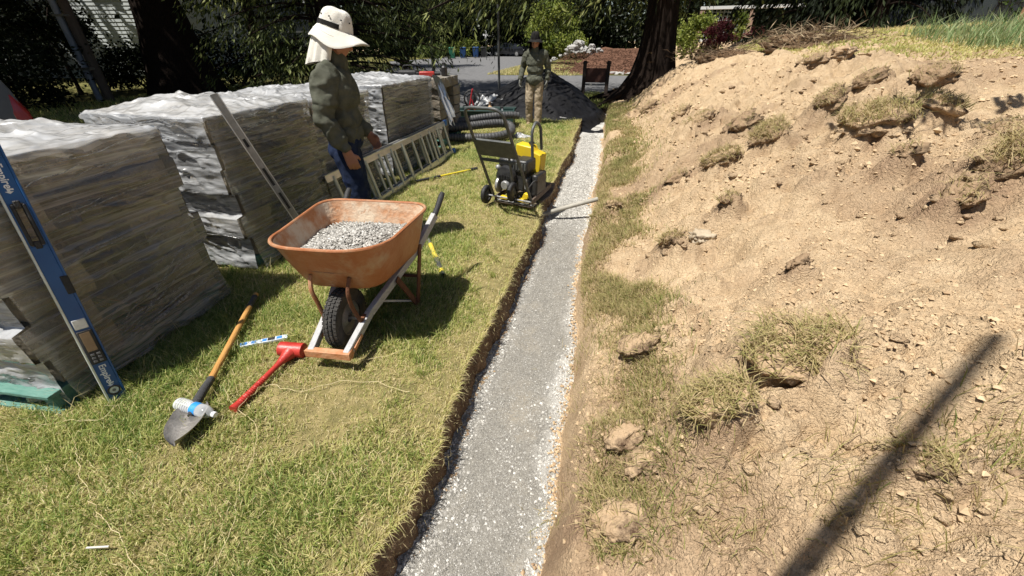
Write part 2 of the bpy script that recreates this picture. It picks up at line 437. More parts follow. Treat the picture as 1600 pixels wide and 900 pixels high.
def spaced(a, b, d0, g):
    """numbers from a to b whose gaps start at d0 and grow by g per unit"""
    v = [a]; 
    while v[-1] < b: v.append(v[-1] + d0 + g * abs(v[-1] - a))
    return np.array(v)
G_CLOD = 'clods of sod lying on the dirt mound'
clods = [  # px, py, radius, grass blades, dark?, label
    (1222, 618, .105, 520, 0, 'large sod clod topped with dry grass, with a dark hollow along its lower edge'),
    (1105, 690, .075, 420, 0, 'grassy clod low on the mound just left of the largest sod clod'),
    (965, 712, .060, 0, 0, 'brown lump beside the trench, level with the grassy clod to its right'),
    (1000, 745, .060, 20, 0, 'crumbly brown lump just above the big lump at the trench edge'),
    (958, 832, .085, 40, 0, 'biggest bare lump at the trench edge near the bottom of the picture'),
    (1405, 770, .045, 120, 1, 'small dark root ball right beside the pole shadow'),
    (990, 578, .075, 30, 0, 'flat cracked ridge of earth beside the grass strip halfway down the trench'),
    (1230, 452, .045, 0, 1, 'small dark clod alone on the smooth middle of the mound'),
    (1480, 350, .085, 60, 1, 'dark elongated clod with rootlets on the right side of the mound'),
    (1390, 292, .075, 30, 1, 'dark ragged clod above the elongated dark clod'),
    (1585, 300, .17, 420, 1, 'big brown slab of sod at the right edge of the picture'),
    (1570, 244, .12, 120, 1, 'rounded sod lump directly above the slab at the right edge'),
    (1345, 240, .17, 520, 0, 'wide hump of dry grass sod in the upper middle of the mound'),
    (1397, 186, .14, 420, 0, 'grassy sod clod up slope of the wide dry hump'),
    (1446, 207, .12, 260, 0, 'pale dry sod patch to the right of the grassy clod'),
    (1151, 226, .14, 40, 1, 'dark overturned clod left of a grassy tuft on the upper slope'),
    (1190, 246, .13, 420, 1, 'clod with a sheaf of green grass beside the dark overturned clod'),
    (1280, 204, .12, 160, 1, 'ragged rooty clod between the grass sheaf and the wide dry hump'),
    (1090, 212, .13, 120, 0, 'brown clod on the left shoulder of the slope above the grass strip'),
    (1053, 300, .10, 60, 1, 'dark clod at the left foot of the mound by the grass strip'),
    (1120, 278, .13, 300, 0, 'grassy sod lump at the left foot of the mound'),
    (1128, 352, .075, 60, 1, 'brown sod clod lying against a pale round stone'),
    (1042, 408, .085, 120, 0, 'brown sod clod on the lower left slope below the stone'),
    (1257, 128, .14, 60, 1, 'dark tuft clod high on the mound near its crest'),
    (1446, 150, .14, 80, 1, 'reddish brown root clod high on the right of the mound'),
    (1351, 148, .11, 60, 1, 'small tufted clod left of the reddish root clod'),
    (1302, 118, .15, 0, 0, 'flat smear of brown earth near the top of the mound'),
    (1060, 200, .11, 90, 0, 'tufted lump by the upper grass strip'),
    (955, 345, .065, 50, 0, 'small brown lump at the trench edge by the long grey tube'),
    (1012, 180, .16, 90, 1, 'dark lump at the far upper end of the grass strip'),
]
def ground_hit(px, py):
    r = ray(px, py); P = np.array([0, 0, CAM_H])
    ts = np.linspace(.5, 22, 3000); Q = P[None] + r[None] * ts[:, None]
    z = mound_z(Q[:, 0], Q[:, 1], False); k = np.argmax(Q[:, 2] < z)
    return Vector(Q[k])
for px, py, r, ng, dark, lab in clods:
    p = ground_hit(px, py); CLOD_AT.append((p.x, p.y, r, dark))
def near_clods(x, y):
    k = 0; d_ = 0
    for cx, cy, r, dk in CLOD_AT:
        g_ = np.exp(-(((x - cx) / (1.9 * r)) ** 2 + ((y - cy) / (1.6 * r)) ** 2)); k = np.maximum(k, g_); d_ = np.maximum(d_, g_ * (.85 if dk else .5))
    return k, d_
def brownness(x, y):
    k, d_ = near_clods(x, y)
    churn = sstep(.10, .42, fbm2(x * 1.1 + 3, y * 1.1, 4, 161)) * .42 + .22 * sstep(.2, .45, fbm2(x * 5, y * 5, 3, 163))
    return np.clip(d_ * (.55 + .9 * fbm2(x * 12, y * 12, 3, 165)) + churn, 0, .9)
# one sheet under everything, out to the horizon
xs = np.concatenate([[-260, -120, -60, -20, -5, -.2, .3], np.linspace(.6, 20, 40), [30, 60, 120, 260]])
ys = np.concatenate([[-60, -10, -2], np.linspace(0, 24, 60), [30, 40, 60, 100, 200, 400]])
X, Y = np.meshgrid(xs, ys)
zb = mound_base(X, np.clip(Y, 0, 60))[0] - .30
Z = np.where(X < .31, -.34, zb)
o = gridmesh('ground', X, Y, Z, M_dirt); tag(o, None, None, kind='structure')
# lawn left of the trench, with its cut edge
ys = spaced(-1.0, 15, .016, .0055)
u = np.concatenate([np.linspace(0, 1, 70) ** .8 * .35, np.linspace(.36, 1, 150)])
E_ = edge_l(ys)[:, None]
Xl = -3.9 + (E_ + 3.9) * u[None, :]
Yl = np.repeat(ys[:, None], len(u), 1)
Zl = lawn_z(Xl, Yl) + .012 * fbm2(Xl * 9, Yl * 9, 3, 23) - .018 * sstep(-.07, 0, Xl - E_)
wz = np.linspace(0, 1, 13)[1:]
Xw = E_ - .012 * np.sin(wz * 3.0)[None, :] + .045 * fbm2(ys[:, None] * 13 + 0 * wz, wz[None, :] * 3 + ys[:, None] * 0, 3, 25) * np.minimum(wz * 4, 1)[None, :] + .045 * wz[None, :]
Yw = np.repeat(ys[:, None], 12, 1)
Zw = Zl[:, -1:] - wz[None, :] * .26
o = gridmesh('lawn', Xl, Yl, Zl, M_thatch); tag(o, None, None, kind='structure')
Xq = np.concatenate([Xl[:, -1:], Xw], 1); Yq = np.concatenate([Yl[:, -1:], Yw], 1); Zq = np.concatenate([Zl[:, -1:], Zw], 1)
M_bank = mat('cut_bank_earth', (.16, .105, .066), (.29, .205, .128), 14, .95, bump=.9, bscale=70, spec=.1, c3=(.09, .06, .04), scale3=5, lo3=.5, hi3=.66)
o = gridmesh('trench_bank', Xq, Yq, Zq, M_bank); tag(o, None, None, kind='structure')
# gravel bed in the trench
xs = np.linspace(-.86, .10, 126); ys = spaced(.1, 15, .010, .005)
X, Y = np.meshgrid(xs, ys)
mid = np.exp(-((X + .33) / .17) ** 2)
Z = -.218 + .006 * fbm2(X * 30, Y * 30, 3, 91) * (1 - .6 * mid) + .012 * fbm2(X * 2, Y * 1.2, 2, 93) - .006 * mid
Z = np.where(Y > 9.6, Z + .03 * np.sin(Y * 4.1) * sstep(9.6, 10.2, Y), Z)
dust = np.clip(.9 * sstep(4.0, 5.4, Y + .5 * fbm2(X * 6, Y * 2, 3, 181)) + .75 * sstep(-.20, -.07, X + .10 * fbm2(Y * 2.2, Y * 0 + 3, 3, 137)) + .45 * sstep(-.44, -.60, X + .08 * fbm2(Y * 3, Y * 0 + 7, 3, 139)) * (.4 + .6 * sstep(1.0, 2.0, Y)), 0, 1) * (.65 + .6 * fbm2(X * 14, Y * 14, 3, 183))
o = gridmesh('gravel_bed', X, Y, Z, M_gravel, rnd=np.clip(dust, 0, 1).ravel()); tag(o, None, None, kind='structure')
# the heap of dug earth
xs = spaced(-.12, 15, .0060, .0056); ys = spaced(.25, 17, .0068, .0048)
X, Y = np.meshgrid(xs, ys)
Zm = mound_z(X, Y)
o = gridmesh('dirt_mound', X, Y, Zm, M_dirt, rnd=brownness(X, Y).ravel()); tag(o, None, None, kind='structure')
# road and its side street, far verge, corner lawn, mulch
def sheet(name, poly, z, m):
    mb = MB(); mb.add([(x, y, z) for x, y in poly], [tuple(range(len(poly)))])
    o = mb.build(name, m); return tag(o, None, None, kind='structure')
M_verge = mat('verge_turf', (.07, .085, .02), (.20, .17, .07), 3, .95, bump=.8, bscale=60, spec=.1)
sheet('road', [(-10.2, -25), (-3.7, -25), (-3.7, 12.6), (-2.4, 15.6), (.5, 16.4), (2.4, 16.5), (2.4, 25.5), (.2, 25.4), (-6.3, 24.2), (-7.0, 41), (-9, 78), (-24, 80), (-19.5, 48), (-20.5, 39), (-16, 31), (-13.5, 24), (-11.2, 16)], .012, M_asphalt)
sheet('verge', [(-60, -25), (-10.25, -25), (-10.25, -5), (-11.25, 16), (-13.55, 24), (-16.05, 31), (-20.55, 39), (-19.55, 48), (-24, 80), (-60, 80)], .03, M_verge)
sheet('corner_lawn', [(-3.7, 12.65), (-3.3, 15), (-2.3, 15.5), (.6, 16.3), (3, 16.3), (3, 14.6), (-1.0, 14.6), (-1.0, 12.0), (-3.7, 12.0)], .02, M_verge)
sheet('far_lawn', [(-6.25, 24.3), (.2, 25.45), (34, 25.85), (34, 90), (-9, 90), (-6.95, 41)], .02, M_verge)
xs = np.linspace(-4.6, 14, 60); ys = np.linspace(26.0, 36, 40); X, Y = np.meshgrid(xs, ys)
Z = .03 + .115 * (Y - 26) + .12 * fbm2(X, Y, 3, 95) * sstep(26, 28, Y) + .06 * fbm2(X * 6, Y * 6, 2, 96) - 1.3 * (1 - sstep(-4.6, -2.4, X - .15 * (Y - 26)))
o = gridmesh('mulch_bed', X, Y, Z, M_mulch); tag(o, None, None, kind='structure')
# kerb-like concrete edge of the far pavement
M_conc = mat('concrete', (.42, .41, .39), (.55, .54, .51), 6, .9, bump=.4, bscale=120, spec=.2)

# ------------------------------------------------------------------ grass
M_grass = leafmat('grass_blade', [(.70, .60, .35), (.65, .58, .27), (.50, .50, .17), (.31, .38, .095), (.15, .23, .05)], .4, .5, .3)
M_drygrass = leafmat('dry_grass', [(.54, .43, .25), (.43, .34, .17), (.34, .30, .12), (.24, .26, .08), (.15, .19, .05)], .3, .6, .2)
M_tallgrass = leafmat('tall_grass', [(.48, .46, .28), (.31, .37, .18), (.22, .31, .13), (.13, .23, .08)], .35, .5, .3)
bare_spots = [(-1.35, 3.62, .16), (-.98, 3.25, .2), (-1.0, 2.9, .18), (-.95, 3.9, .3), (-.8, 1.35, .25), (-1.75, 1.45, .18), (-1.2, .95, .15), (-1.15, 1.2, .18), (-2.0, 1.2, .12)]
def lawn_green(x, y):
    g = .46 + .75 * fbm2(x * 1.4, y * 1.4, 3, 101) + .45 * fbm2(x * 5, y * 5, 3, 103)
    g = g - .45 * (1 - sstep(.02, .28, edge_l(y) - x))
    for bx, by, br in bare_spots: g = g - .28 * np.exp(-((x - bx) ** 2 + (y - by) ** 2) / br ** 2)
    return g
def scatter(n, x0, x1, y0, y1): return rng.uniform(x0, x1, n), rng.uniform(y0, y1, n)
VS, FS, RS = [], [], []; off = 0
def push(V, F, Rn):
    global off
    VS.append(V); FS.append(F + off); RS.append(Rn); off += len(V)
def lawn_patch(n, x0, x1, y0, y1, w, hmul=1):
    x, y = scatter(n, x0, x1, y0, y1)
    ok = x < edge_l(y) - .004; x = x[ok]; y = y[ok]
    g = lawn_green(x, y)
    keep = rng.uniform(0, 1, len(x)) < np.clip(.45 + g * 1.1, .32, 1); x = x[keep]; y = y[keep]; g = g[keep]; n = len(x)
    dry = rng.uniform(0, 1, n) < .33
    h = rng.uniform(.025, .078, n) * (.45 + .75 * np.clip(g, 0, 1.2) + .5 * np.clip(fbm2(x * 4.5, y * 4.5, 2, 109), 0, 1)) * hmul
    lean = np.clip(rng.normal(.66, .22, n), .1, .97); lean = np.where(dry, np.clip(lean + .25, 0, .98), lean)
    az = rng.uniform(0, 6.283, n) * .6 + 3.0 * fbm2(x * 2.2, y * 2.2, 2, 107)
    r = np.clip(.42 + .55 * g + rng.normal(0, .24, n) - dry * .5, 0, 1)
    push(*blades(np.stack([x, y, lawn_z(x, y) - .004], 1), h, rng.uniform(.7, 1.3, n) * w, lean, az, r))
lawn_patch(100000, -2.95, -.55, .0, 2.2, .0042)
lawn_patch(60000, -2.9, -.55, 2.2, 4.4, .0056)
lawn_patch(60000, -2.8, -.5, 4.4, 7.5, .006)
lawn_patch(40000, -3.2, -.5, 7.5, 12, .009, 1.2)
lawn_patch(9000, -3.6, -2.5, .3, 4.2, .004, 1.5)
# taller, greener tufts here and there
nt_ = 620; tx = rng.uniform(-2.6, -.66, nt_); ty = .25 + 5.5 * rng.uniform(0, 1, nt_) ** 1.5
ok = (rng.uniform(0, 1, nt_) < np.clip(lawn_green(tx, ty) * 1.3, .1, 1)) & (tx < edge_l(ty) - .02); tx, ty = tx[ok], ty[ok]
k_ = 26; x = np.repeat(tx, k_) + rng.normal(0, .020, len(tx) * k_); y = np.repeat(ty, k_) + rng.normal(0, .020, len(tx) * k_); n = len(x)
push(*blades(np.stack([x, y, lawn_z(x, y) - .004], 1), rng.uniform(.05, .115, n), rng.uniform(.0028, .0046, n) * (1 + .1 * y), np.clip(rng.normal(.68, .2, n), .1, .98), np.repeat(rng.uniform(0, 6.28, len(tx)), k_) + rng.normal(0, .9, n), np.clip(rng.normal(.66, .2, n), 0, 1)))
# long blades hanging over the cut
n = 3600; y = .4 + 9 * rng.uniform(0, 1, n) ** 1.6; x = edge_l(y) - rng.uniform(0, .03, n)
push(*blades(np.stack([x, y, lawn_z(x, y) - .015], 1), rng.uniform(.03, .085, n), rng.uniform(.002, .0035, n) * (1 + y * .15), np.clip(rng.normal(.85, .12, n), .3, .99), rng.normal(0, 1.0, n), np.clip(rng.normal(.25, .2, n), 0, 1)))
# roots and straw hanging out of the cut bank
n = 1000; y = .4 + 9 * rng.uniform(0, 1, n) ** 1.5; zz_ = rng.uniform(-.16, -.005, n)
V, F, rn = leafset(np.stack([edge_l(y) + .004 + .04 * rng.uniform(0, 1, n), y, zz_], 1), np.stack([rng.uniform(.1, .6, n), rng.normal(0, .6, n), rng.normal(-.5, .5, n)], 1), rng.uniform(.012, .04, n), np.full(n, .0018) * (1 + .15 * y), np.clip(rng.normal(.08, .1, n), 0, 1))
HANG = (V, F, rn)
# tall seed stalks beside the wrapped stacks
n = 160; y = rng.uniform(.6, 2.4, n); x = rng.uniform(-2.6, -2.3, n)
push(*blades(np.stack([x, y, lawn_z(x, y)], 1), rng.uniform(.08, .2, n), np.full(n, .0028), np.clip(rng.normal(.6, .25, n), .1, .95), rng.uniform(0, 6.28, n), np.clip(rng.normal(.1, .12, n), 0, 1)))
o = npmesh('lawn_grass', np.concatenate(VS), np.concatenate(FS), M_grass, None, False, np.concatenate(RS)); tag(o, 'short patchy green and straw coloured grass left of the trench', 'grass', kind='stuff')
o = npmesh('bank_roots', HANG[0], HANG[1], M_grass, None, False, HANG[2]); tag(o, 'dry roots and straw hanging out of the cut left bank of the trench', 'roots', kind='stuff')
# grass on the right bank of the trench
VS, FS, RS = [], [], []; off = 0
def bank_patch(n, y0, y1, w):
    global off
    y = rng.uniform(y0, y1, n); s = np.abs(rng.normal(.5, .42, n)) * (strip_w(y) + .1)
    x = edge_r(y) + .03 + s
    g = fbm2(x * 1.6, y * 1.1, 3, 111) + .12
    p = sstep(-.30, .12, g) * (1 - .9 * sstep(.22, .62, s + .25 * fbm2(x * 3, y * 3, 2, 113))) * (1 - .62 * (1 - sstep(1.0, 1.8, y)))
    ok = rng.uniform(0, 1, n) < p; x, y, g = x[ok], y[ok], g[ok]; n = len(x)
    push(*blades(np.stack([x, y, mound_z(x, y) - .006], 1), rng.uniform(.03, .095, n), rng.uniform(.7, 1.3, n) * w, np.clip(rng.normal(.7, .2, n), .1, .98), rng.normal(2.6, 1.3, n), np.clip(.40 + .5 * g + rng.normal(0, .24, n), 0, 1)))
bank_patch(52000, .7, 3, .0038); bank_patch(40000, 3, 6, .006); bank_patch(34000, 6, 12.5, .010)
bare_dummy = 0
tufts = [(at(870, 775, 0), .06, 120, .3), (at(1065, 820, .1), .13, 260, .35), (at(1350, 885, .2), .10, 200, .35), (at(930, 530, .05), .1, 400, .5), (at(1500, 805, .35), .10, 330, .55), (at(1240, 870, .18), .09, 120, .4), (at(1100, 860, .1), .08, 110, .4), (at(945, 610, .05), .09, 240, .45)]
for c, rr, n, col in tufts:
    x = rng.normal(c.x, rr, n); y = rng.normal(c.y, rr, n)
    push(*blades(np.stack([x, y, mound_z(x, y) - .006], 1), rng.uniform(.04, .13, n), rng.uniform(.002, .0036, n), np.clip(rng.normal(.72, .18, n), .2, .98), rng.uniform(0, 6.28, n), np.clip(rng.normal(col, .22, n), 0, 1)))
# straw and roots strewn over the heap
n = 5000; x = rng.uniform(.1, 5.5, n) ; y = .6 + 9 * rng.uniform(0, 1, n) ** 1.5
ok = (fbm2(x * 1.3, y * 1.3, 3, 117) + .1 * rng.normal(size=n) > .24); x = x[ok]; y = y[ok]; n = len(x)
push(*blades(np.stack([x, y, mound_z(x, y)], 1), rng.uniform(.03, .11, n), rng.uniform(.0018, .0032, n) * (1 + .12 * y), np.clip(rng.normal(.92, .07, n), .5, .99), rng.uniform(0, 6.28, n), np.clip(rng.normal(.08, .08, n), 0, 1)))
o = npmesh('bank_grass', np.concatenate(VS), np.concatenate(FS), M_drygrass, None, False, np.concatenate(RS)); tag(o, 'sparse dry grass and straw on the earth bank right of the trench', 'grass', kind='stuff')
# turf on the plateau, and the long grass at its right end
VS, FS, RS = [], [], []; off = 0
n = 120000; x = rng.uniform(2.8, 12, n); y = rng.uniform(3, 15, n)
ok = rng.uniform(0, 1, n) < sstep(.4, .9, plateau(x, y)); x, y = x[ok], y[ok]; n = len(x)
push(*blades(np.stack([x, y, mound_z(x, y) - .01], 1), rng.uniform(.04, .10, n), rng.uniform(.009, .016, n), np.clip(rng.normal(.75, .18, n), .1, .97), rng.uniform(0, 6.28, n), np.clip(.42 + .5 * fbm2(x * .5, y * .5, 2, 121) + rng.normal(0, .16, n), 0, 1)))
o = npmesh('plateau_turf', np.concatenate(VS), np.concatenate(FS), M_grass, None, False, np.concatenate(RS)); tag(o, 'yellowish mown turf on the raised ground behind the dirt mound', 'grass', kind='stuff')
VS, FS, RS = [], [], []; off = 0
n = 15000; c0 = at(1450, 88, 1.45); x = rng.uniform(4.4, 9.5, n); y = rng.uniform(3.6, 9.0, n)
d = np.array([(aa - 800) for aa in (0,)])
px = 800 + FPX * ((x * _rt[0] + y * _rt[1]) / (x * _fw[0] + y * _fw[1] + (1.4 - CAM_H) * _fw[2]))
ok = (plateau(x, y) > .45) & (px > 1405 + 40 * fbm2(x, y, 2, 5)) & (rng.uniform(0, 1, n) < .75); x, y = x[ok], y[ok]; n = len(x)
push(*blades(np.stack([x, y, mound_z(x, y) - .01], 1), rng.uniform(.14, .42, n), rng.uniform(.008, .014, n), np.clip(rng.normal(.5, .22, n), .05, .95), rng.uniform(0, 6.28, n), np.clip(rng.normal(.55, .25, n), 0, 1)))
o = npmesh('long_grass', np.concatenate(VS), np.concatenate(FS), M_tallgrass, None, False, np.concatenate(RS)); tag(o, 'long blue green uncut grass at the right edge of the raised turf', 'grass', kind='stuff')
# verge grass far left and corner grass
VS, FS, RS = [], [], []; off = 0
n = 14000; y = rng.uniform(3, 16, n); x = rng.uniform(-15.5, -10.3, n)
push(*blades(np.stack([x, y, np.full(n, .03)], 1), rng.uniform(.06, .14, n), rng.uniform(.014, .022, n), np.clip(rng.normal(.5, .2, n), .1, .9), rng.uniform(0, 6.28, n), rng.uniform(.2, .9, n)))
n = 6000; y = rng.uniform(12.2, 16.2, n); x = rng.uniform(-3.4, 2, n)
push(*blades(np.stack([x, y, np.full(n, .02)], 1), rng.uniform(.06, .14, n), rng.uniform(.010, .016, n), np.clip(rng.normal(.5, .2, n), .1, .9), rng.uniform(0, 6.28, n), rng.uniform(.3, 1, n)))
n = 9000; y = rng.uniform(24.4, 40, n); x = -6.9 + rng.uniform(0, 1, n) ** 1.5 * 5
push(*blades(np.stack([x, y, np.full(n, .02)], 1), rng.uniform(.08, .16, n), rng.uniform(.02, .04, n), np.clip(rng.normal(.5, .2, n), .1, .9), rng.uniform(0, 6.28, n), np.clip(rng.normal(.22, .2, n), 0, 1)))
o = npmesh('verge_grass', np.concatenate(VS), np.concatenate(FS), M_grass, None, False, np.concatenate(RS)); tag(o, 'mown grass along the far side of the road', 'grass', kind='stuff')

# ------------------------------------------------------------------ loose stones and crumbs
OCT = np.array([(1, 0, 0), (0, 1, 0), (-1, 0, 0), (0, -1, 0), (0, 0, 1), (0, 0, -1)], float)
OF = np.array([(0, 1, 4), (1, 2, 4), (2, 3, 4), (3, 0, 4), (1, 0, 5), (2, 1, 5), (3, 2, 5), (0, 3, 5)])
def stones(P, SZ, flat=.6):
    n = len(P)
    V = OCT[None] * rng.uniform(.65, 1.35, (n, 6, 1)); V = V + rng.normal(0, .16, (n, 6, 3))
    a = rng.uniform(0, 6.283, n); c, s = np.cos(a), np.sin(a)
    x = V[..., 0] * c[:, None] - V[..., 1] * s[:, None]; y = V[..., 0] * s[:, None] + V[..., 1] * c[:, None]
    V = np.stack([x, y, V[..., 2] * flat], -1) * SZ[:, None, None] + P[:, None, :]
    F = (OF[None] + (np.arange(n) * 6)[:, None, None]).reshape(-1, 3)
    return V.reshape(-1, 3), F
M_stone = leafmat('crushed_stone', [(.20, .19, .17), (.36, .345, .315), (.57, .555, .515), (.74, .72, .67)], 0, .85, .25)
def gravel_patch(n, y0, y1, smin, smax):
    y = rng.uniform(y0, y1, n); x = rng.uniform(-.70, -.0, n)
    e = np.minimum(x - (edge_l(y) - .02), edge_r(y) + .03 - x)
    wv = .07 * fbm2(y * 2.2, y * 0 + 3, 3, 137); left = sstep(-.45, -.60, x + wv); right = sstep(-.17, -.07, x + wv)
    p = .005 + .9 * np.maximum(.8 * left, right * (.55 + .5 * sstep(1, 3, y))) + .12 * sstep(.2, .42, fbm2(x * 5, y * 3, 2, 131)) + .8 * sstep(4.2, 5.0, y)
    ok = (e > 0) & (rng.uniform(0, 1, n) < p); x, y = x[ok], y[ok]; n = len(x)
    sz = smin + (smax - smin) * rng.uniform(0, 1, n) ** 2.5
    z = -.218 + .012 * fbm2(x * 2, y * 1.2, 2, 93) - .006 * np.exp(-((x + .33) / .17) ** 2) + sz * .25
    V, F = stones(np.stack([x, y, z], 1), sz)
    return V, F, np.repeat(np.clip(rng.normal(.62, .22, n) - .25 * (1 - sstep(.1, .35, np.abs(x + .34))), 0, 1), 6)
VS, FS, RS = [], [], []; off = 0
push(*gravel_patch(42000, .4, 2.2, .0022, .0085)); push(*gravel_patch(26000, 2.2, 5, .003, .010)); push(*gravel_patch(26000, 4.2, 9.8, .005, .014))
n = 90000; y = .4 + 6 * rng.uniform(0, 1, n) ** 1.7; x = rng.uniform(-.72, .0, n); ok = (x > edge_l(y) - .02) & (x < edge_r(y) + .03); x, y = x[ok], y[ok]; n = len(x)
sz = (.0011 + .0022 * rng.uniform(0, 1, n) ** 2) * (1 + .18 * y)
V, F = stones(np.stack([x, y, -.218 + .012 * fbm2(x * 2, y * 1.2, 2, 93) - .006 * np.exp(-((x + .33) / .17) ** 2) + sz * .3], 1), sz, .7); push(V, F, np.repeat(np.clip(rng.normal(.20, .22, n), 0, 1), 6))
o = npmesh('loose_gravel', np.concatenate(VS), np.concatenate(FS), M_stone, None, False, np.concatenate(RS)); tag(o, 'loose pale crushed stone along both sides of the gravel trench bed', 'gravel', kind='stuff')
M_crumb = leafmat('dirt_crumb', [(.31, .21, .13), (.43, .312, .192), (.52, .39, .245), (.60, .455, .29)], 0, .95, .1)
VS, FS, RS = [], [], []; off = 0
def crumbs(n, y0, y1, smin, smax):
    y = y0 + (y1 - y0) * rng.uniform(0, 1, n); x = rng.uniform(0, 1, n) * (1.2 + .8 * y) + edge_r(y) + .05
    ok = (plateau(x, y) < .3) & (rng.uniform(0, 1, n) < np.clip(.5 + fbm2(x * 1.7, y * 1.7, 3, 141), .1, 1)); x, y = x[ok], y[ok]; n = len(x)
    sz = smin + (smax - smin) * rng.uniform(0, 1, n) ** 7
    V, F = stones(np.stack([x, y, mound_z(x, y) + sz * .1], 1), sz, .85)
    push(V, F, np.repeat(np.clip(rng.normal(.55, .2, n), 0, 1), 6))
crumbs(46000, .5, 3, .0022, .013); crumbs(30000, 3, 6.5, .004, .022); crumbs(18000, 6.5, 12.5, .008, .04)
o = npmesh('dirt_crumbs', np.concatenate(VS), np.concatenate(FS), M_crumb, None, False, np.concatenate(RS)); tag(o, 'dry crumbs of earth scattered over the dirt mound', 'dirt crumbs', kind='stuff')
# earth spilled over the stone along both banks
VS, FS, RS = [], [], []; off = 0
for side_ in (0, 1):
    n = 9000 if side_ else 2500; y = .4 + 9 * rng.uniform(0, 1, n) ** 1.5
    x = (edge_r(y) + .01 - np.abs(rng.normal(0, .035, n))) if side_ else (edge_l(y) + .04 + np.abs(rng.normal(0, .02, n)))
    ok = rng.uniform(0, 1, n) < .35 + .65 * sstep(-.1, .3, fbm2(x * 0 + 1, y * 2.5, 3, 171)); x, y = x[ok], y[ok]; n = len(x)
    sz = (.002 + .008 * rng.uniform(0, 1, n) ** 4) * (1 + .1 * y); V, F = stones(np.stack([x, y, -.214 + sz * .3], 1), sz, .8); push(V, F, np.repeat(np.clip(rng.normal(.5 if side_ else .15, .22, n), 0, 1), 6))
o = npmesh('spilled_earth', np.concatenate(VS), np.concatenate(FS), M_crumb, None, False, np.concatenate(RS)); tag(o, 'tan crumbs of earth spilled onto the gravel along the trench banks', 'spilled earth', kind='stuff')
# mulch chips and shade litter
VS, FS, RS = [], [], []; off = 0
n = 9000; x = rng.uniform(-3.6, 9, n); y = rng.uniform(26.2, 35, n)
V, F = stones(np.stack([x, y, .05 + .115 * (y - 26) + .12 * fbm2(x, y, 3, 95)], 1), rng.uniform(.02, .06, n), .4); push(V, F, np.repeat(rng.uniform(0, .7, n), 6))
M_chip = leafmat('mulch_chip', [(.05, .026, .017), (.11, .058, .038), (.18, .10, .065)], 0, .9, .1)
o = npmesh('mulch_chips', np.concatenate(VS), np.concatenate(FS), M_chip, None, False, np.concatenate(RS)); tag(o, 'red brown bark chips on the slope across the street', 'mulch', kind='stuff')

# ------------------------------------------------------------------ clods of sod and stones on the heap
def clod_mesh(r, seed, squash=.55):
    bm = bmesh.new(); bmesh.ops.create_icosphere(bm, subdivisions=4, radius=1)
    co = np.array([v.co for v in bm.verts]); d = 1 + .62 * fbm3(co * 1.5, 3, seed) + .55 * (np.abs(fbm3(co * 3.6, 3, seed + 5)) - .2) + .16 * fbm3(co * 9, 2, seed + 9)
    co = co * d[:, None] * np.array([1.3, .95, squash]) * r * 1.2
    for v, c in zip(bm.verts, co): v.co = c
    me = bpy.data.meshes.new('sod_clod'); bm.to_mesh(me); bm.free()
    return me, co
M_sod = mat('sod_clod_earth', (.35, .243, .148), (.50, .37, .235), 9, .95, bump=.9, bscale=45, spec=.1, c3=(.09, .055, .035), scale3=9, lo3=.5, hi3=.64)
M_sodd = mat('dark_clod_earth', (.23, .155, .095), (.38, .27, .168), 9, .95, bump=.9, bscale=45, spec=.1, c3=(.06, .04, .025), scale3=9, lo3=.5, hi3=.64)
def clod_grass(co, r, n, col, length):
    """turf still growing on top of a lifted clod"""
    top = co[co[:, 2] > .02 * r]
    P = top[rng.integers(0, len(top), n)] + rng.normal(0, r * .05, (n, 3)); az = np.arctan2(P[:, 1], P[:, 0]) * .35 + rng.uniform(0, 6.28) + rng.normal(0, 1.5, n)
    return blades(P, rng.uniform(.5, 1.4, n) * length, np.full(n, .0034) * (1 + 2.5 * r), np.clip(rng.normal(.93, .07, n), .4, .995), az, np.clip(rng.normal(col, .2, n), 0, 1))
for i, (px, py, r, ng, dark, lab) in enumerate(clods):
    p = ground_hit(px, py)
    r = r * (.92 if py > 560 else .74); me, co = clod_mesh(r, 300 + i * 7, .62)
    e_ = max(r * .8, .05); gx = float(mound_z(p.x + e_, p.y, False) - mound_z(p.x - e_, p.y, False)) / (2 * e_); gy = float(mound_z(p.x, p.y + e_, False) - mound_z(p.x, p.y - e_, False)) / (2 * e_)
    nz_ = Vector((-gx, -gy, 1)).normalized(); q_ = Vector((0, 0, 1)).rotation_difference(nz_); zc_ = sum(float(mound_z(p.x + a_ * r * .7, p.y + b_ * r * .5)) for a_ in (-1, 0, 1) for b_ in (-1, 0, 1)) / 9
    t = thing('sod_clod', lab, 'sod clod', matrix=Matrix.Translation((p.x, p.y, zc_ + r * .02)) @ q_.to_matrix().to_4x4() @ Matrix.Rotation(rng.uniform(-.6, .9), 4, 'Z'), group=G_CLOD)
    b = link('earth', me, t, M_sodd if dark else M_sod); me.polygons.foreach_set('use_smooth', [True] * len(me.polygons))
    if ng:
        V, F, rn = clod_grass(co, r, ng, .28 if not dark else .22, .05 + r * .35)
        ng = int(ng * 1.6); V, F, rn = clod_grass(co, r, ng, .33 if not dark else .27, .05 + r * .40)
        g = npmesh('grass_tuft', V, F, M_drygrass, t, False, rn, kind='stuff')
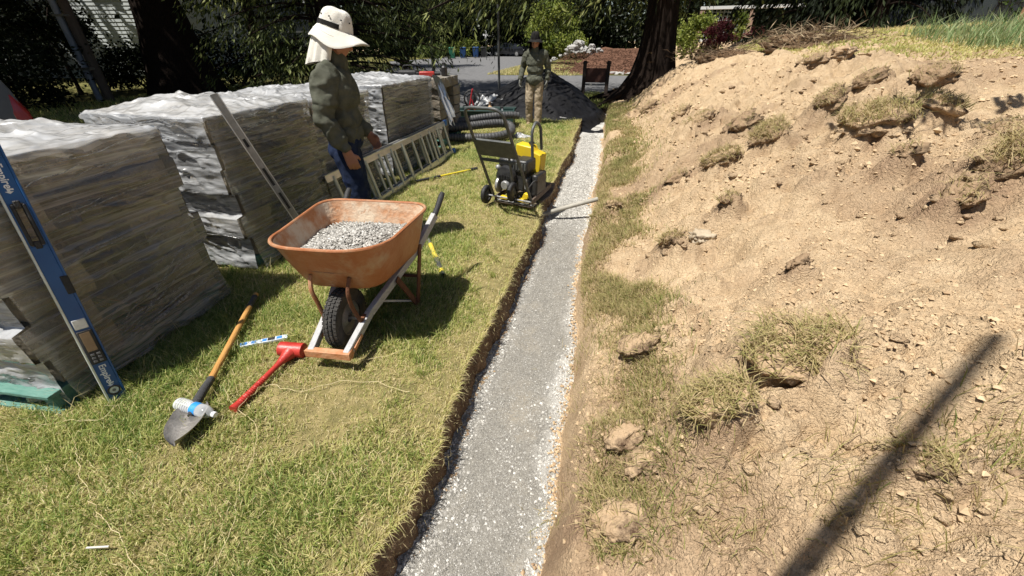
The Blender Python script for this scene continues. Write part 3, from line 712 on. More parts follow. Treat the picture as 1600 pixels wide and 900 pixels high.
# broken soil round the clods and in the churned stretches
bs = []
for k_ in range(6):
    bm = bmesh.new(); bmesh.ops.create_icosphere(bm, subdivisions=2, radius=1); co = np.array([v.co for v in bm.verts]); fc_ = np.array([[v.index for v in f.verts] for f in bm.faces]); bm.free()
    bs.append((co * (1 + .8 * fbm3(co * 1.7, 2, 950 + k_) + .6 * (np.abs(fbm3(co * 4, 2, 960 + k_)) - .2))[:, None], fc_))
pos = []
for cx, cy, r, dk in CLOD_AT:
    m_ = int(9 + 40 * r)
    for _ in range(m_): a_ = rng.uniform(0, 6.28); d_ = r * rng.uniform(.8, 3.2); pos.append((cx + 1.3 * d_ * math.cos(a_), cy + d_ * math.sin(a_) - .3 * r, r * .19 * rng.uniform(.1, 1) ** 1.7 + .004))
x = rng.uniform(.15, 6, 2600); y = .7 + 9.5 * rng.uniform(0, 1, 2600) ** 1.3; ok = (fbm2(x * 1.1 + 3, y * 1.1, 4, 161) > .10) & (plateau(x, y) < .2)
pos += [(a_, b_, (.006 + .010 * rng.uniform(0, 1) ** 3) * (1 + .28 * b_)) for a_, b_ in zip(x[ok], y[ok])]
pos = np.array([p_ for p_ in pos if p_[0] > float(edge_r(p_[1])) + .03]); zz_ = mound_z(pos[:, 0], pos[:, 1])
VS, FS, RS = [], [], []; off = 0
for i_, (a_, b_, s_) in enumerate(pos):
    co, fc_ = bs[i_ % 6]; t_ = rng.uniform(0, 6.28); c_, q_ = math.cos(t_), math.sin(t_)
    V = np.stack([(co[:, 0] * c_ - co[:, 1] * q_) * 1.2, co[:, 0] * q_ + co[:, 1] * c_, co[:, 2] * .7], 1) * s_ + np.array([a_, b_, zz_[i_] + s_ * .12])
    push(V, fc_, np.full(len(V), np.clip(rng.normal(.2, .2), 0, 1)))
o = npmesh('broken_soil', np.concatenate(VS), np.concatenate(FS), M_dirt, None, True, np.concatenate(RS)); tag(o, 'broken lumps of soil strewn around the sod clods on the dirt mound', 'soil lumps', kind='stuff')
M_rock = mat('pale_rock', (.36, .29, .20), (.46, .39, .29), 5, .85, bump=.6, bscale=25, spec=.2)
me, co = clod_mesh(.055, 77, .8)
o = link('field_stone', me, None, M_rock); me.polygons.foreach_set('use_smooth', [True] * len(me.polygons)); p = ground_hit(1097, 376); o.location = (p.x, p.y, p.z + .03)
tag(o, 'pale round field stone stuck in the dirt mound beside a brown sod clod', 'stone')
# ================================================================== WRAPPED BLOCK STACKS
M_block = mat('split_concrete_block', (.34, .29, .21), (.47, .41, .31), 7, .95, bump=.9, bscale=38, rand=.30, spec=.15, c3=(.22, .20, .165), scale3=2.2, lo3=.45, hi3=.65)
M_blockd = mat('grey_concrete_block', (.17, .16, .14), (.27, .25, .215), 8, .95, bump=.9, bscale=38, rand=.25, spec=.15, c3=(.15, .12, .085), scale3=2, lo3=.5, hi3=.7)
M_green = mat('green_painted_wood', (.085, .205, .17), (.14, .27, .225), 9, .8, bump=.4, bscale=30, stretch=(1, 6, 6), spec=.25, c3=(.22, .24, .19), scale3=6, lo3=.58, hi3=.7)
M_wood = mat('old_pallet_wood', (.13, .11, .085), (.22, .185, .14), 7, .85, bump=.5, bscale=25, stretch=(8, 1, 8))
def wrapmat(name, film, milky, sc, tint=(.82, .84, .86), lo=.45, hi=.72, rough=.16, ang=.16, spread=.8, tlf=.3, ior=1.5):
    m = bpy.data.materials.new(name); m.use_nodes = True
    nt = m.node_tree; N = nt.nodes; Lk = nt.links; b = N['Principled BSDF']
    b.inputs['Base Color'].default_value = (*tint, 1); b.inputs['Roughness'].default_value = .32; b.inputs['Specular IOR Level'].default_value = .7
    tc = N.new('ShaderNodeTexCoord'); mp = N.new('ShaderNodeMapping'); mp.inputs['Scale'].default_value = sc; mp.inputs['Rotation'].default_value = (ang, 0, 0)
    Lk.new(tc.outputs['Object'], mp.inputs[0])
    n = N.new('ShaderNodeTexNoise'); n.inputs['Scale'].default_value = 1; n.inputs['Detail'].default_value = 7; n.inputs['Roughness'].default_value = .62; n.inputs['Distortion'].default_value = .6
    Lk.new(mp.outputs[0], n.inputs['Vector'])
    r = N.new('ShaderNodeMapRange'); r.inputs[1].default_value = lo; r.inputs[2].default_value = hi; r.inputs[3].default_value = film; r.inputs[4].default_value = milky
    Lk.new(n.outputs['Fac'], r.inputs[0])
    t = N.new('ShaderNodeBsdfTransparent'); mx = N.new('ShaderNodeMixShader')
    Lk.new(r.outputs[0], mx.inputs[0]); Lk.new(t.outputs[0], mx.inputs[1])
    tl = N.new('ShaderNodeBsdfTranslucent'); tl.inputs[0].default_value = (*tint, 1)
    m2 = N.new('ShaderNodeMixShader'); m2.inputs[0].default_value = tlf
    Lk.new(b.outputs[0], m2.inputs[1]); Lk.new(tl.outputs[0], m2.inputs[2]); Lk.new(m2.outputs[0], mx.inputs[2])
    g = N.new('ShaderNodeBsdfGlossy'); g.inputs['Roughness'].default_value = rough
    fr = N.new('ShaderNodeFresnel'); fr.inputs[0].default_value = ior
    bp = N.new('ShaderNodeBump'); bp.inputs['Strength'].default_value = spread; bp.inputs['Distance'].default_value = .02
    n2 = N.new('ShaderNodeTexNoise'); n2.inputs['Scale'].default_value = .55; n2.inputs['Detail'].default_value = 4
    Lk.new(mp.outputs[0], n2.inputs['Vector']); Lk.new(n2.outputs['Fac'], bp.inputs['Height'])
    Lk.new(bp.outputs[0], g.inputs['Normal']); Lk.new(bp.outputs[0], fr.inputs['Normal']); Lk.new(bp.outputs[0], b.inputs['Normal'])
    m3 = N.new('ShaderNodeMixShader'); Lk.new(fr.outputs[0], m3.inputs[0]); Lk.new(mx.outputs[0], m3.inputs[1]); Lk.new(g.outputs[0], m3.inputs[2])
    Lk.new(m3.outputs[0], N['Material Output'].inputs[0])
    return m
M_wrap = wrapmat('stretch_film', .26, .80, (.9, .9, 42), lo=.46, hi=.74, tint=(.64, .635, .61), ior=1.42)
M_wrape = wrapmat('glare_stretch_film', .26, .92, (3.2, 3.2, 17), lo=.42, hi=.68, rough=.10, tint=(.86, .88, .90), spread=.9)  # paler film for the stack ends: sun glare painted into tint and milkiness
M_sheet = wrapmat('milky_plastic_sheet', .60, .95, (4, 4, 4), tint=(.80, .81, .82), rough=.25)
M_sheet2 = wrapmat('white_plastic_sheet', .82, .97, (6, 6, 6), tint=(.84, .85, .86), rough=.3, tlf=.5)
M_fold = wrapmat('bunched_film', .18, .60, (30, 30, 30), tint=(.82, .83, .84), rough=.2)
def block_mesh(lx, ly, lz, seed):
    bm = bmesh.new(); bmesh.ops.create_cube(bm, size=1)
    bmesh.ops.subdivide_edges(bm, edges=bm.edges[:], cuts=2, use_grid_fill=True)
    co = np.array([v.co for v in bm.verts]) * np.array([lx, ly, lz])
    inner = 1 - .009 / min(lx, ly, lz) * (np.sum(np.abs(np.abs(co) - np.array([lx, ly, lz]) / 2) < 1e-5, 1) > 1)
    co = co * inner[:, None] + rng.normal(0, .004, co.shape)
    for v, c in zip(bm.verts, co): v.co = c
    me = bpy.data.meshes.new('concrete_block'); bm.to_mesh(me); bm.free(); return me
def block_stack(xr, y0, D, L, h, label, seed, rz=0, nl=6, nx=3, ny=3, wrapped=True, topsheet=True, dark=False, drape=False, lip=0.0):
    r = np.random.default_rng(seed)
    t = thing('block_pallet', label, 'block pallet', (xr, y0, 0), rz, 'pallets of concrete blocks in a row')
    zp = .125
    mb = MB()
    for sx in (.02, D / 2 - .03, D - .08): mb.box((-sx - .06, .02 - lip, .018), (-sx, L - .02, .10))
    pb = mb.build('pallet_base', M_green, t)
    nb = 6; bw = L / nb * .74
    for i in range(nb):
        y = i * (L - bw + lip) / (nb - 1) - lip
        MB().box((-D + .0, y, .102), (.0, y + bw, zp - .002)).build('deck_board', M_green, pb, bevel=.003)
    for i in range(3):
        y = i * (L - .1 + lip) / 2 - lip
        MB().box((-D + .0, y, .0), (-.0, y + .1, .016)).build('bottom_board', M_green, pb, bevel=.003)
    hl = (h - zp) / nl; lx, ly = D / nx, L / ny
    mats = M_blockd if dark else M_block
    protos = [block_mesh(lx - .006, ly - .006, hl - .003, i) for i in range(4)]
    for p in protos: p.materials.append(mats)
    offs = [(r.uniform(-.007, .007), r.uniform(-.034, .034)) for k in range(nl)]
    for k in range(nl):
        for i in range(nx):
            for j in range(ny):
                if 0 < i < nx - 1 and 0 < j < ny - 1 and k < nl - 1: continue
                if i == nx - 1 and k < nl - 1 and 0 < j < ny - 1: continue
                b = bpy.data.objects.new('concrete_block', protos[int(r.integers(4))]); COL.objects.link(b); b.parent = t
                b.location = (-D + lx * (i + .5) + offs[k][0] + r.uniform(-.004, .004), ly * (j + .5) + offs[k][1] + r.uniform(-.004, .004), zp + hl * (k + .5))
                b.rotation_euler = (0, 0, r.uniform(-.012, .012))
    def off(z):
        k = np.clip(((z - zp) / hl), 0, nl - 1e-3).astype(int); ox = np.array([o[0] for o in offs]); oy = np.array([o[1] for o in offs])
        return ox[k], oy[k]
    if wrapped:
        def wall(p0, p1, nrm, name, m, seed):
            nu, nv = 80, 120
            u = np.linspace(0, 1, nu)[None, :]; v = np.linspace(.035, h + .004, nv)[:, None]
            U = np.repeat(u, nv, 0); Vv = np.repeat(v, nu, 1)
            ox, oy = off(Vv)
            x = p0[0] + (p1[0] - p0[0]) * U + ox; y = p0[1] + (p1[1] - p0[1]) * U + oy
            edge = np.minimum(U, 1 - U) * 8; edge = np.clip(edge, 0, 1)
            d = .016 + (.016 * fbm2(U * 3 + seed, Vv * 16 + U * 2, 3, seed) + .008 * fbm2(U * 9, Vv * 5, 2, seed + 3)) * (.3 + .7 * edge)
            d = d + .014 * np.clip(1 - np.abs(fbm2(U * 4 + seed, Vv * 13 + U * 3, 2, seed + 21)) * 6, 0, 1) * edge + (.012 * np.clip(1 - np.abs(fbm2(U * 7 + Vv * 3, Vv * 7, 2, seed + 27)) * 7, 0, 1) * edge if nrm[0] == 0 else 0); d = np.maximum(d, .009) + .03 * sstep(.22, .05, Vv) * (.5 + fbm2(U * 6, Vv * 3, 2, seed + 9))
            x = x + nrm[0] * d; y = y + nrm[1] * d
            return gridmesh(name, x, y, Vv, m, True, t)
        g = .014
        wall((g, -g), (g, L + g), (1, 0), 'stretch_wrap', M_wrap, seed)
        wall((-D - g, -g), (g, -g), (0, -1), 'stretch_wrap', M_wrape, seed + 1)
        wall((g, L + g), (-D - g, L + g), (0, 1), 'stretch_wrap', M_wrape, seed + 2)
        # folds and strands where the film was pulled tight
        st = MB()
        def strand(p, q, r_, out):
            pts = []
            for i in range(9):
                t_ = i / 8; v = Vector(p).lerp(Vector(q), t_); o_ = off(np.array([v.z])); v += Vector((float(o_[0][0]), float(o_[1][0]), 0)) + Vector(out) * (.028 + .006 * math.sin(i * 1.9 + p[2] * 30)); v.z += .006 * math.sin(i * 1.3 + p[2] * 40); pts.append(v)
            st.tube(pts, [r_ * (.35 + .65 * math.sin(math.pi * (i + .6) / 9.2)) for i in range(9)], 5)
        for i in range(22):
            z0 = r.uniform(.1, h - .04); a0 = r.uniform(0, .55) * L; b0 = min(L, a0 + r.uniform(.25, .9) * L)
            strand((g, a0, z0), (g, b0, min(h, max(.08, z0 + (b0 - a0) * r.uniform(.05, .13)))), r.uniform(.0010, .0032), (1, 0, 0))
        for i in range(9): strand((g, L * r.uniform(.15, .5), r.uniform(.10, .3)), (g, L * (.97), .18 + .055 * i), r.uniform(.001, .003), (1, 0, 0))
        for i in range(16):
            z0 = r.uniform(.1, h - .04); a0 = -D * r.uniform(.4, 1); strand((a0, -g, z0), (min(-.0, a0 + r.uniform(.3, .8) * D), -g, z0 + r.uniform(-.05, .06)), r.uniform(.001, .004), (0, -1, 0))
        st.build('wrap_folds', M_fold, t, smooth=True)
    if topsheet:
        n = 150
        U, Vv = np.meshgrid(np.linspace(-.07, 1.06, n), np.linspace(-.06, 1.06, n))
        x = -D + U * D; y = Vv * L
        inside = np.minimum(np.minimum(U, 1 - U), np.minimum(Vv, 1 - Vv))
        wq = .10 * fbm2(x * 3, y * 3, 2, seed + 15); rid = 1 - np.abs(fbm2(x * 2.9 + seed + wq, y * 2.9, 2, seed + 5)) * 3.2; rid2 = 1 - np.abs(fbm2(x * 7 + seed, y * 7 + wq * 20, 2, seed + 6)) * 3.4
        z = h + .012 + (.030 * np.clip(rid, 0, 1) ** 1.6 + .016 * np.clip(rid2, 0, 1) ** 1.5) * sstep(-.03, .22, inside) + .010 * fbm2(x * 16, y * 16, 2, seed)
        z = z + .035 * np.exp(-((U - .3) / .3) ** 2) * sstep(0, .2, inside)
        hang = np.clip(-inside, 0, 1); z = z - hang * 1.25 * (.6 + .5 * fbm2(x * 5, y * 5, 2, seed + 7))
        ox, oy = offs[-1]
        x = np.clip(x, -D - .045, .026) + .3 * 0; y = np.clip(y, -.03, L + .03)
        gridmesh('top_sheet', x + ox, y + oy, z, M_sheet, True, t)
    if drape:
        n = 30; U, Vv = np.meshgrid(np.linspace(0, 1, n), np.linspace(0, 1, n))
        y = L + .02 + .34 * U - .06 * Vv * (1 - U) + .0; zz = h + .03 - Vv * (.50 + .28 * (1 - U) + .12 * fbm2(U * 4, Vv * 0, 2, 3)) - .10 * U ** 2
        x = .05 + .03 * np.sin(U * 17 + Vv * 2) * Vv + .38 * (h + .03 - zz) + .02 * fbm2(U * 6, Vv * 4, 2, 4)
        gridmesh('loose_sheet', x, y, zz, M_sheet2, True, t)
    return t
block_stack(-2.52, .93, 1.0, 1.0, 1.175, 'nearest plastic wrapped pallet of tan concrete blocks, with the blue level against it', 11, rz=R(4), lip=.10)
block_stack(-2.64, 2.34, 1.0, 1.02, 1.17, 'second wrapped pallet of concrete blocks from the camera, with a grey metal bar against it', 23, dark=False)
block_stack(-2.72, 3.48, 1.0, 1.0, 1.14, 'wrapped pallet of concrete blocks half hidden behind the man in the white hat', 37, dark=True)
block_stack(-2.76, 4.92, 1.05, 1.5, 1.14, 'grey wrapped block pallet behind the ladder, loose plastic sheet hanging off its far corner', 41, ny=4, dark=True, drape=True)
block_stack(-2.78, 6.85, 1.0, 1.05, 1.08, 'farthest block pallet of the row, unwrapped, with tools lying on top', 53, wrapped=False, topsheet=False, dark=True)

# ================================================================== LEVELS AND BARS
M_blue = mat('blue_anodised', (.012, .075, .235), (.016, .10, .29), 5, .38, spec=.5)
M_alu = mat('worn_aluminium', (.50, .51, .50), (.66, .66, .65), 20, .38, metal=.85, bump=.1, bscale=80)
M_edge = mat('milled_edge', (.56, .60, .56), (.70, .73, .69), 30, .45, metal=.45)
M_black = mat('black_rubber', (.012, .012, .013), (.03, .03, .03), 30, .6, bump=.3, bscale=150)
M_white = mat('white_print', (.75, .76, .76), rough=.5)
M_lens = mat('lcd_lens', (.20, .13, .075), (.28, .19, .11), 9, .25, spec=.6)
M_vial = mat('vial_glass', (.55, .58, .56), (.75, .78, .76), 30, .12, spec=.8)
F_ = Vector((-2.315, .965, .0)); T_ = atx(0, 268, -2.47)
ax = (T_ - F_).normalized(); nrm = Vector((.93, -.36, 0)); nrm = (nrm - ax * nrm.dot(ax)).normalized(); wd = nrm.cross(ax)
ML = Matrix((wd, nrm, ax)).transposed().to_4x4(); ML.translation = F_ - nrm * .015
lv = thing('spirit_level', 'long blue digital spirit level leaning on the nearest wrapped pallet', 'spirit level', matrix=ML)
# local frame: x across the broad face, y out of it, z up along the level
sgn = 1 if (ML.to_3x3() @ Vector((1, 0, 0))).dot(Vector((.976, .22, 0))) > 0 else -1     # +1: local x points to the right in the photo
hw, th, LL = .034, .015, 1.42
mb = MB()
def face(z0, z1, x0=-hw + .004, x1=hw - .004): mb.box((x0, -th + .003, z0), (x1, th - .003, z1))
slots = [(.84, 1.03), (1.22, 1.36)]
z = 0
for a, b in slots + [(LL, LL)]:
    face(z, a)
    if b < LL:
        face(a, b, -hw + .004, -hw + .016); face(a, b, hw - .016, hw - .004)
    z = b
mb.build('body', M_blue, lv, bevel=.002)
for s in (-1, 1):
    MB().box((s * hw - .004, -th, 0), (s * hw + .004, th, LL)).build('edge_rail', M_edge if s == -sgn else M_blue, lv, bevel=.0015)
for a, b in slots:
    g = MB(); w2 = hw - .010
    poly_o = [(-w2, a + .0), (w2, a + .0), (w2, b), (-w2, b)]
    for (x0, x1, c0, c1) in ((-w2, -w2 + .013, a + .004, b - .004), (w2 - .013, w2, a + .004, b - .004), (-w2 + .013, w2 - .013, a - .012, a + .022), (-w2 + .013, w2 - .013, b - .022, b + .012)):
        g.box((x0, -th - .003, c0), (x1, th + .003, c1))
    g.build('grip', M_black, lv, bevel=.004)
n1 = MB(); n1.box((sgn * (hw + .004) - sgn * .0 - .026 if sgn > 0 else -hw - .006, -th - .002, .60), (hw + .006 if sgn > 0 else -hw + .022, th + .002, .69)); n1.build('centre_vial_frame', M_black, lv, bevel=.004)
MB().box((-hw + .010, -th - .001, .425), (hw - .010, th + .002, .475)).build('vial_window', M_vial, lv, bevel=.003)
mod = MB(); mod.box((-hw + .006, -th - .001, .235), (hw - .006, th + .004, .415)); mod = mod.build('display_module', M_black, lv, bevel=.004)
MB().box((-hw + .018, th + .0035, .305), (hw - .014, th + .0052, .405)).build('screen', M_lens, mod, bevel=.001)
M_btn = mat('grey_button', (.16, .16, .165), rough=.5)
for i in range(2):
    for j in range(3): MB().box((-.018 + .022 * i, th + .0035, .245 + .018 * j), (-.004 + .022 * i, th + .0062, .256 + .018 * j)).build('button', M_btn, mod, bevel=.001)
Mv = Matrix.Translation((0, th - .003, .075)) @ Matrix.Rotation(-math.pi / 2, 4, 'X')
ring = MB().lathe([(.024, 0), (.026, .004), (.026, .006), (.018, .0065), (.018, .003)], 28, Mv, cap=False).build('vial_ring', M_black, lv, smooth=True)
MB().lathe([(.0185, 0), (.0185, .0042)], 24, Mv).build('round_vial', M_vial, lv, smooth=True)
MB().lathe([(.0075, 0), (.0075, .0052)], 16, Mv).build('vial_core', M_btn, lv)
# lettering reads down the level, as on the photo
def on_face(z, size, body):
    X = Vector((0, 0, -1)); Yv = Vector((sgn, 0, 0)); Zv = X.cross(Yv)
    if Zv.y < 0: Yv = -Yv; Zv = -Zv
    Mx = Matrix((X, Yv, Zv)).transposed().to_4x4(); Mx.translation = (0, th - .002, z)
    t = text_obj('lettering', body, size, M_white, lv, Mx, depth=.0012)
    return t
on_face(.172, .036, 'Empire'); on_face(1.145, .036, 'Empire')
# little emblem after the word: a pointed hook
for z in (.112, 1.085):
    mb = MB(); mb.prism([(-.012, z + .008), (.008, z + .008), (.008, z - .004), (.016, z - .004), (.003, z - .014), (-.010, z - .004), (-.001, z - .004), (-.001, z + .001), (-.012, z + .001)], th - .0032, th - .0015, Matrix(((1, 0, 0, 0), (0, 0, 1, 0), (0, 1, 0, 0), (0, 0, 0, 1))))
    mb.build('emblem', M_white, lv)

# grey metal screed bar leaning on the second stack
F2 = Vector((-2.26, 2.62, .0)); T2 = atx(333, 147, -2.56)
ax = (T2 - F2).normalized(); nr = Vector((.8, -.6, 0)); nr = (nr - ax * nr.dot(ax)).normalized(); wd = nr.cross(ax)
MM = Matrix((wd, nr, ax)).transposed().to_4x4(); MM.translation = F2
bar = thing('screed_bar', 'grey aluminium box level with oval slots leaning on the second pallet', 'screed bar', matrix=MM)
M_dalu = mat('dull_grey_metal', (.20, .20, .195), (.30, .30, .29), 16, .42, metal=.6, bump=.1, bscale=60)
LB = (T2 - F2).length
mb = MB(); z = 0
sl_ = [(LB - .36, LB - .30), (LB - .66, LB - .52), (.5, .64)]
sl_.sort()
for a, b in sl_ + [(LB, LB)]:
    mb.box((-.021, -.012, z), (.021, .012, a))
    if b < LB: mb.box((-.021, -.012, a), (-.010, .012, b)); mb.box((.010, -.012, a), (.021, .012, b))
    z = b
mb.build('body', M_dalu, bar)
for s in (-1, 1): MB().box((s * .024 - .003, -.016, 0), (s * .024 + .003, .016, LB)).build('edge_rail', M_alu, bar, bevel=.001)
for a, b in sl_: MB().box((-.0098, -.006, a + .001), (.0098, .004, b - .001)).build('slot_insert', M_black, bar)

# ================================================================== WHEELBARROW
wb = thing('wheelbarrow', 'rusty orange wheelbarrow with a black knobbly tyre, loaded with gravel', 'wheelbarrow', (-1.40, 1.67, 0), R(5))
M_tray = mat('orange_tray_paint', (.33, .115, .042), (.40, .185, .09), 7, .52, bump=.25, bscale=30, spec=.4, c3=(.43, .30, .19), scale3=4.5, lo3=.52, hi3=.70)
M_trayin = mat('dusty_tray_inside', (.46, .20, .085), (.62, .50, .37), 5, .8, bump=.4, bscale=40, spec=.2, lo=.38, hi=.58, c3=(.36, .13, .05), scale3=9, lo3=.6, hi3=.7)
M_rust = mat('rusty_brown_steel', (.085, .034, .018), (.17, .075, .04), 12, .7, bump=.3, bscale=60, spec=.3)
M_orange = mat('orange_bracket', (.42, .16, .06), (.55, .30, .17), 14, .6, bump=.2, bscale=60)
M_rail = mat('grey_weathered_rail', (.33, .33, .34), (.46, .46, .46), 14, .6, bump=.25, bscale=50, stretch=(8, 1, 8))
M_tyre = mat('tyre_rubber', (.022, .021, .02), (.06, .056, .05), 16, .85, bump=.2, bscale=90)
def tray_ring(k, inset=0):
    """k = 0 at the bottom, 1 at the rim"""
    y0 = .03 + (-.135 - .03) * k ** .9 + inset; y1 = .56 + (.655 - .56) * k ** .85 - inset
    hf = .215 + (.315 - .215) * k ** .75 - inset; hr = .285 + (.375 - .285) * k ** .8 - inset
    z = .365 + .315 * k + .02 * k * (1 - 0) * 0; rad = .10 + .10 * k
    corners = [(-hf, y0, 1.25 * rad), (hf, y0, 1.25 * rad), (hr, y1, .75 * rad), (-hr, y1, .75 * rad)]
    pts = []
    n = 4
    for i in range(4):
        p = Vector(corners[i][:2]); a = Vector(corners[i - 1][:2]); c = Vector(corners[(i + 1) % 4][:2]); rd = corners[i][2]
        q0 = p + (a - p).normalized() * rd; q1 = p + (c - p).normalized() * rd
        for t in [j / 9 for j in range(10)]: pts.append(q0 * (1 - t) ** 2 + p * 2 * t * (1 - t) + q1 * t * t)
    return [Vector((q.x, q.y, z + .025 * k * max(0, (.1 - q.y)) / .235)) for q in pts]
ks = [0, .03, .10, .22, .36, .52, .68, .84, 1.0]
def soft(k): return k
rings = [tray_ring(k) for k in ks]
# pull the bottom in so the belly is rounded
def belly(rs):
    c = Vector((0, .30, 0)); out = []
    for k, r in zip(ks, rs):
        f = 1 if k > .1 else .86 + 1.4 * k
        out.append([Vector((c.x + (v.x - c.x) * f, c.y + (v.y - c.y) * f, v.z)) for v in r])
    return out
tray = MB().loft(belly(rings), cap0=True, cap1=False).build('tray', M_tray, wb, smooth=True, angle=60)
ins = belly([tray_ring(k, .006) for k in ks]); ins = [[v + Vector((0, 0, .007 if i == 0 else 0)) for v in r] for i, r in enumerate(ins)]
mb = MB(); mb.loft(ins, cap0=True, cap1=False); mb.f = [tuple(reversed(f)) for f in mb.f]
mb.build('inside', M_trayin, tray, smooth=True, angle=60)
rim = [v + Vector((0, 0, .001)) for v in tray_ring(1, -.004)]
rb = MB().tube(rim + [rim[0], rim[1]], .0105, 8, cap=False).build('rim', M_tray, tray, smooth=True)
# rails
RL = {}
for s in (-1, 1):
    pts = [(s * .105, -.235, .105), (s * .13, .05, .20), (s * .265, .60, .38), (s * .345, .80, .55)]
    r_ = MB(); r_.beam(pts[0], pts[1], .036, .05); r_.beam(pts[1], pts[2], .036, .05); r_.beam(pts[2], pts[3], .036, .05)
    RL[s] = r_.build('handle_rail', M_rail, wb, bevel=.004)
    g = MB().tube([(s * .347, .79, .552), (s * .352, .84, .578), (s * .360, .93, .632), (s * .362, .965, .652)], [.021, .020, .022, .0185], 12)
    g.build('grip', M_black, RL[s], smooth=True)
    # front braces from the tray down to the rails
    pb_ = rounded([(s * .115, -.045, .50), (s * .108, -.085, .43), (s * .10, -.07, .33), (s * .115, -.03, .18)], .05)
    MB().tube(pb_, .012, 8).build('front_brace', M_rust if s > 0 else M_tray, wb, smooth=True)
    MB().box((s * .118 - .022, -.15, .135), (s * .118 + .022, -.05, .160), Matrix.Translation((0, 0, .018)) @ Matrix.Rotation(.30, 4, 'X')).build('rail_strap', M_orange, wb, bevel=.003)
    # legs
    lg = MB()
    lg.beam((s * .285, .60, .41), (s * .275, .44, .015), .05, .012, up=(1, 0, 0)); lg.beam((s * .275, .44, .012), (s * .22, .30, .30), .045, .010, up=(1, 0, 0)); lg.box((s * .275 - .022, .40, 0), (s * .275 + .022, .50, .012))
    lg.build('leg', M_rust, wb, bevel=.003)
    MB().beam((s * .262, .43, .05), (s * .15, .14, .23), .012, .012).build('leg_strut', M_rail, wb)
cb = MB().beam((-.275, .52, .20), (.275, .52, .20), .03, .008).build('leg_brace', M_rust, wb)
# nose guard
ng = MB(); ng.prism([(-.135, -.255), (.135, -.255), (.128, -.215), (-.128, -.215)], .085, .130); ng.beam((-.13, -.235, .10), (-.115, -.14, .12), .006, .05); ng.beam((.13, -.235, .10), (.115, -.14, .12), .006, .05)
ng.build('nose_bar', M_orange, wb, bevel=.005)
# wheel: tyre with tread blocks, rim with holes, hub and axle
Mw = Matrix.Translation((0, 0, .19)) @ Matrix.Rotation(math.pi / 2, 4, 'Y')
prof = [(.105, -.036), (.120, -.043), (.150, -.046), (.172, -.040), (.183, -.026), (.186, 0), (.183, .026), (.172, .040), (.150, .046), (.120, .043), (.105, .036)]
ty = MB().lathe(prof, 48, Mw, cap=False)
for i in range(46):
    a = 2 * math.pi * i / 46
    for j, x in enumerate((-.031, -.011, .011, .031)):
        aa = a + (0 if j % 2 else math.pi / 46); rr = .1855 if abs(x) < .02 else .1775
        Mt = Matrix.Translation((0, 0, .19)) @ Matrix.Rotation(aa, 4, 'X') @ Matrix.Translation((x, 0, rr)) @ Matrix.Rotation(x * 12 if abs(x) > .02 else 0, 4, 'Y')
        ty.box((-.0075, -.0085, -.004), (.0075, .0085, .0065), Mt)
wheel = ty.build('wheel', M_tyre, wb, smooth=True, angle=30); wheel['label'] = 'black knobbly front tyre'
M_hub = mat('grey_wheel_hub', (.17, .165, .155), (.27, .26, .24), 20, .5, metal=.3)
MB().lathe([(.108, -.030), (.100, -.030), (.094, -.012), (.055, -.010), (.028, -.026), (.028, .026), (.055, .010), (.094, .012), (.100, .030), (.108, .030)], 40, Mw, cap=False).build('wheel_rim', M_hub, wheel, smooth=True, angle=30)
MB().tube([(-.13, 0, .19), (.13, 0, .19)], .009, 10).build('axle', M_alu, wheel, smooth=True)
for s in (-1, 1): MB().box((s * .118 - .012, -.035, .165), (s * .118 + .012, .035, .215)).build('axle_bracket', M_rust, wb, bevel=.003)
# bolts
for s in (-1, 1):
    for y, z in ((.20, .37), (.42, .37)): MB().ball((s * .13, y, z), (.008, .008, .004), 8, 6).build('bolt', M_alu, wb, smooth=True)
# the load
gm = MB(); N_ = 44
hv = []
uu = np.linspace(0, 2 * math.pi, N_, endpoint=False)
Xg, Yg = [], []
rg = [tray_ring(.62, .012)]
base = np.array([(v.x, v.y) for v in tray_ring(.60, .012)]); cl_ = np.concatenate([base, base[:1]]); sg_ = np.concatenate([[0], np.cumsum(np.linalg.norm(np.diff(cl_, axis=0), axis=1))]); tq_ = np.linspace(0, sg_[-1], 97)[:-1]; base = np.stack([np.interp(tq_, sg_, cl_[:, 0]), np.interp(tq_, sg_, cl_[:, 1])], 1)
cen = np.array([.04, .30]); rows = []
for f in np.linspace(0, 1, 14): rows.append(cen + (base - cen) * f)
P = np.array(rows)
def heap_z(x, y): return .540 + .075 * np.exp(-(((x - .10) / .20) ** 2 + ((y - .36) / .17) ** 2)) + .03 * np.exp(-(((x + .1) / .2) ** 2 + ((y - .2) / .2) ** 2)) + .012 * fbm2(x * 14, y * 14, 2, 200)
Zh = heap_z(P[..., 0], P[..., 1])
V = np.stack([P[..., 0], P[..., 1], Zh - .007], -1).reshape(-1, 3); nb_ = P.shape[1]
idx = np.arange(len(V)).reshape(14, nb_)
Fq = np.stack([idx[:-1], np.roll(idx[:-1], -1, 1), np.roll(idx[1:], -1, 1), idx[1:]], -1).reshape(-1, 4)[:, ::-1]
lo_ = npmesh('gravel_load', V, Fq, M_gravel, None, True); lo_.matrix_world = Matrix.Translation((-1.40, 1.67, 0)) @ Matrix.Rotation(R(5), 4, 'Z')
tag(lo_, 'heap of grey crushed gravel filling the wheelbarrow tray', 'gravel heap')
n = 9000; a = rng.uniform(0, 2 * math.pi, n); k = rng.integers(0, nb_, n); f = np.sqrt(rng.uniform(0, .97, n))
q = cen + (base[k] - cen) * f[:, None]; sz = .003 + .008 * rng.uniform(0, 1, n) ** 2
V, F = stones(np.stack([q[:, 0], q[:, 1], heap_z(q[:, 0], q[:, 1]) + sz * .3], 1), sz, .7)
npmesh('crushed_stones', V, F, M_stone, lo_, False, np.repeat(np.clip(rng.normal(.34, .22, n), 0, 1), 6), kind='stuff')

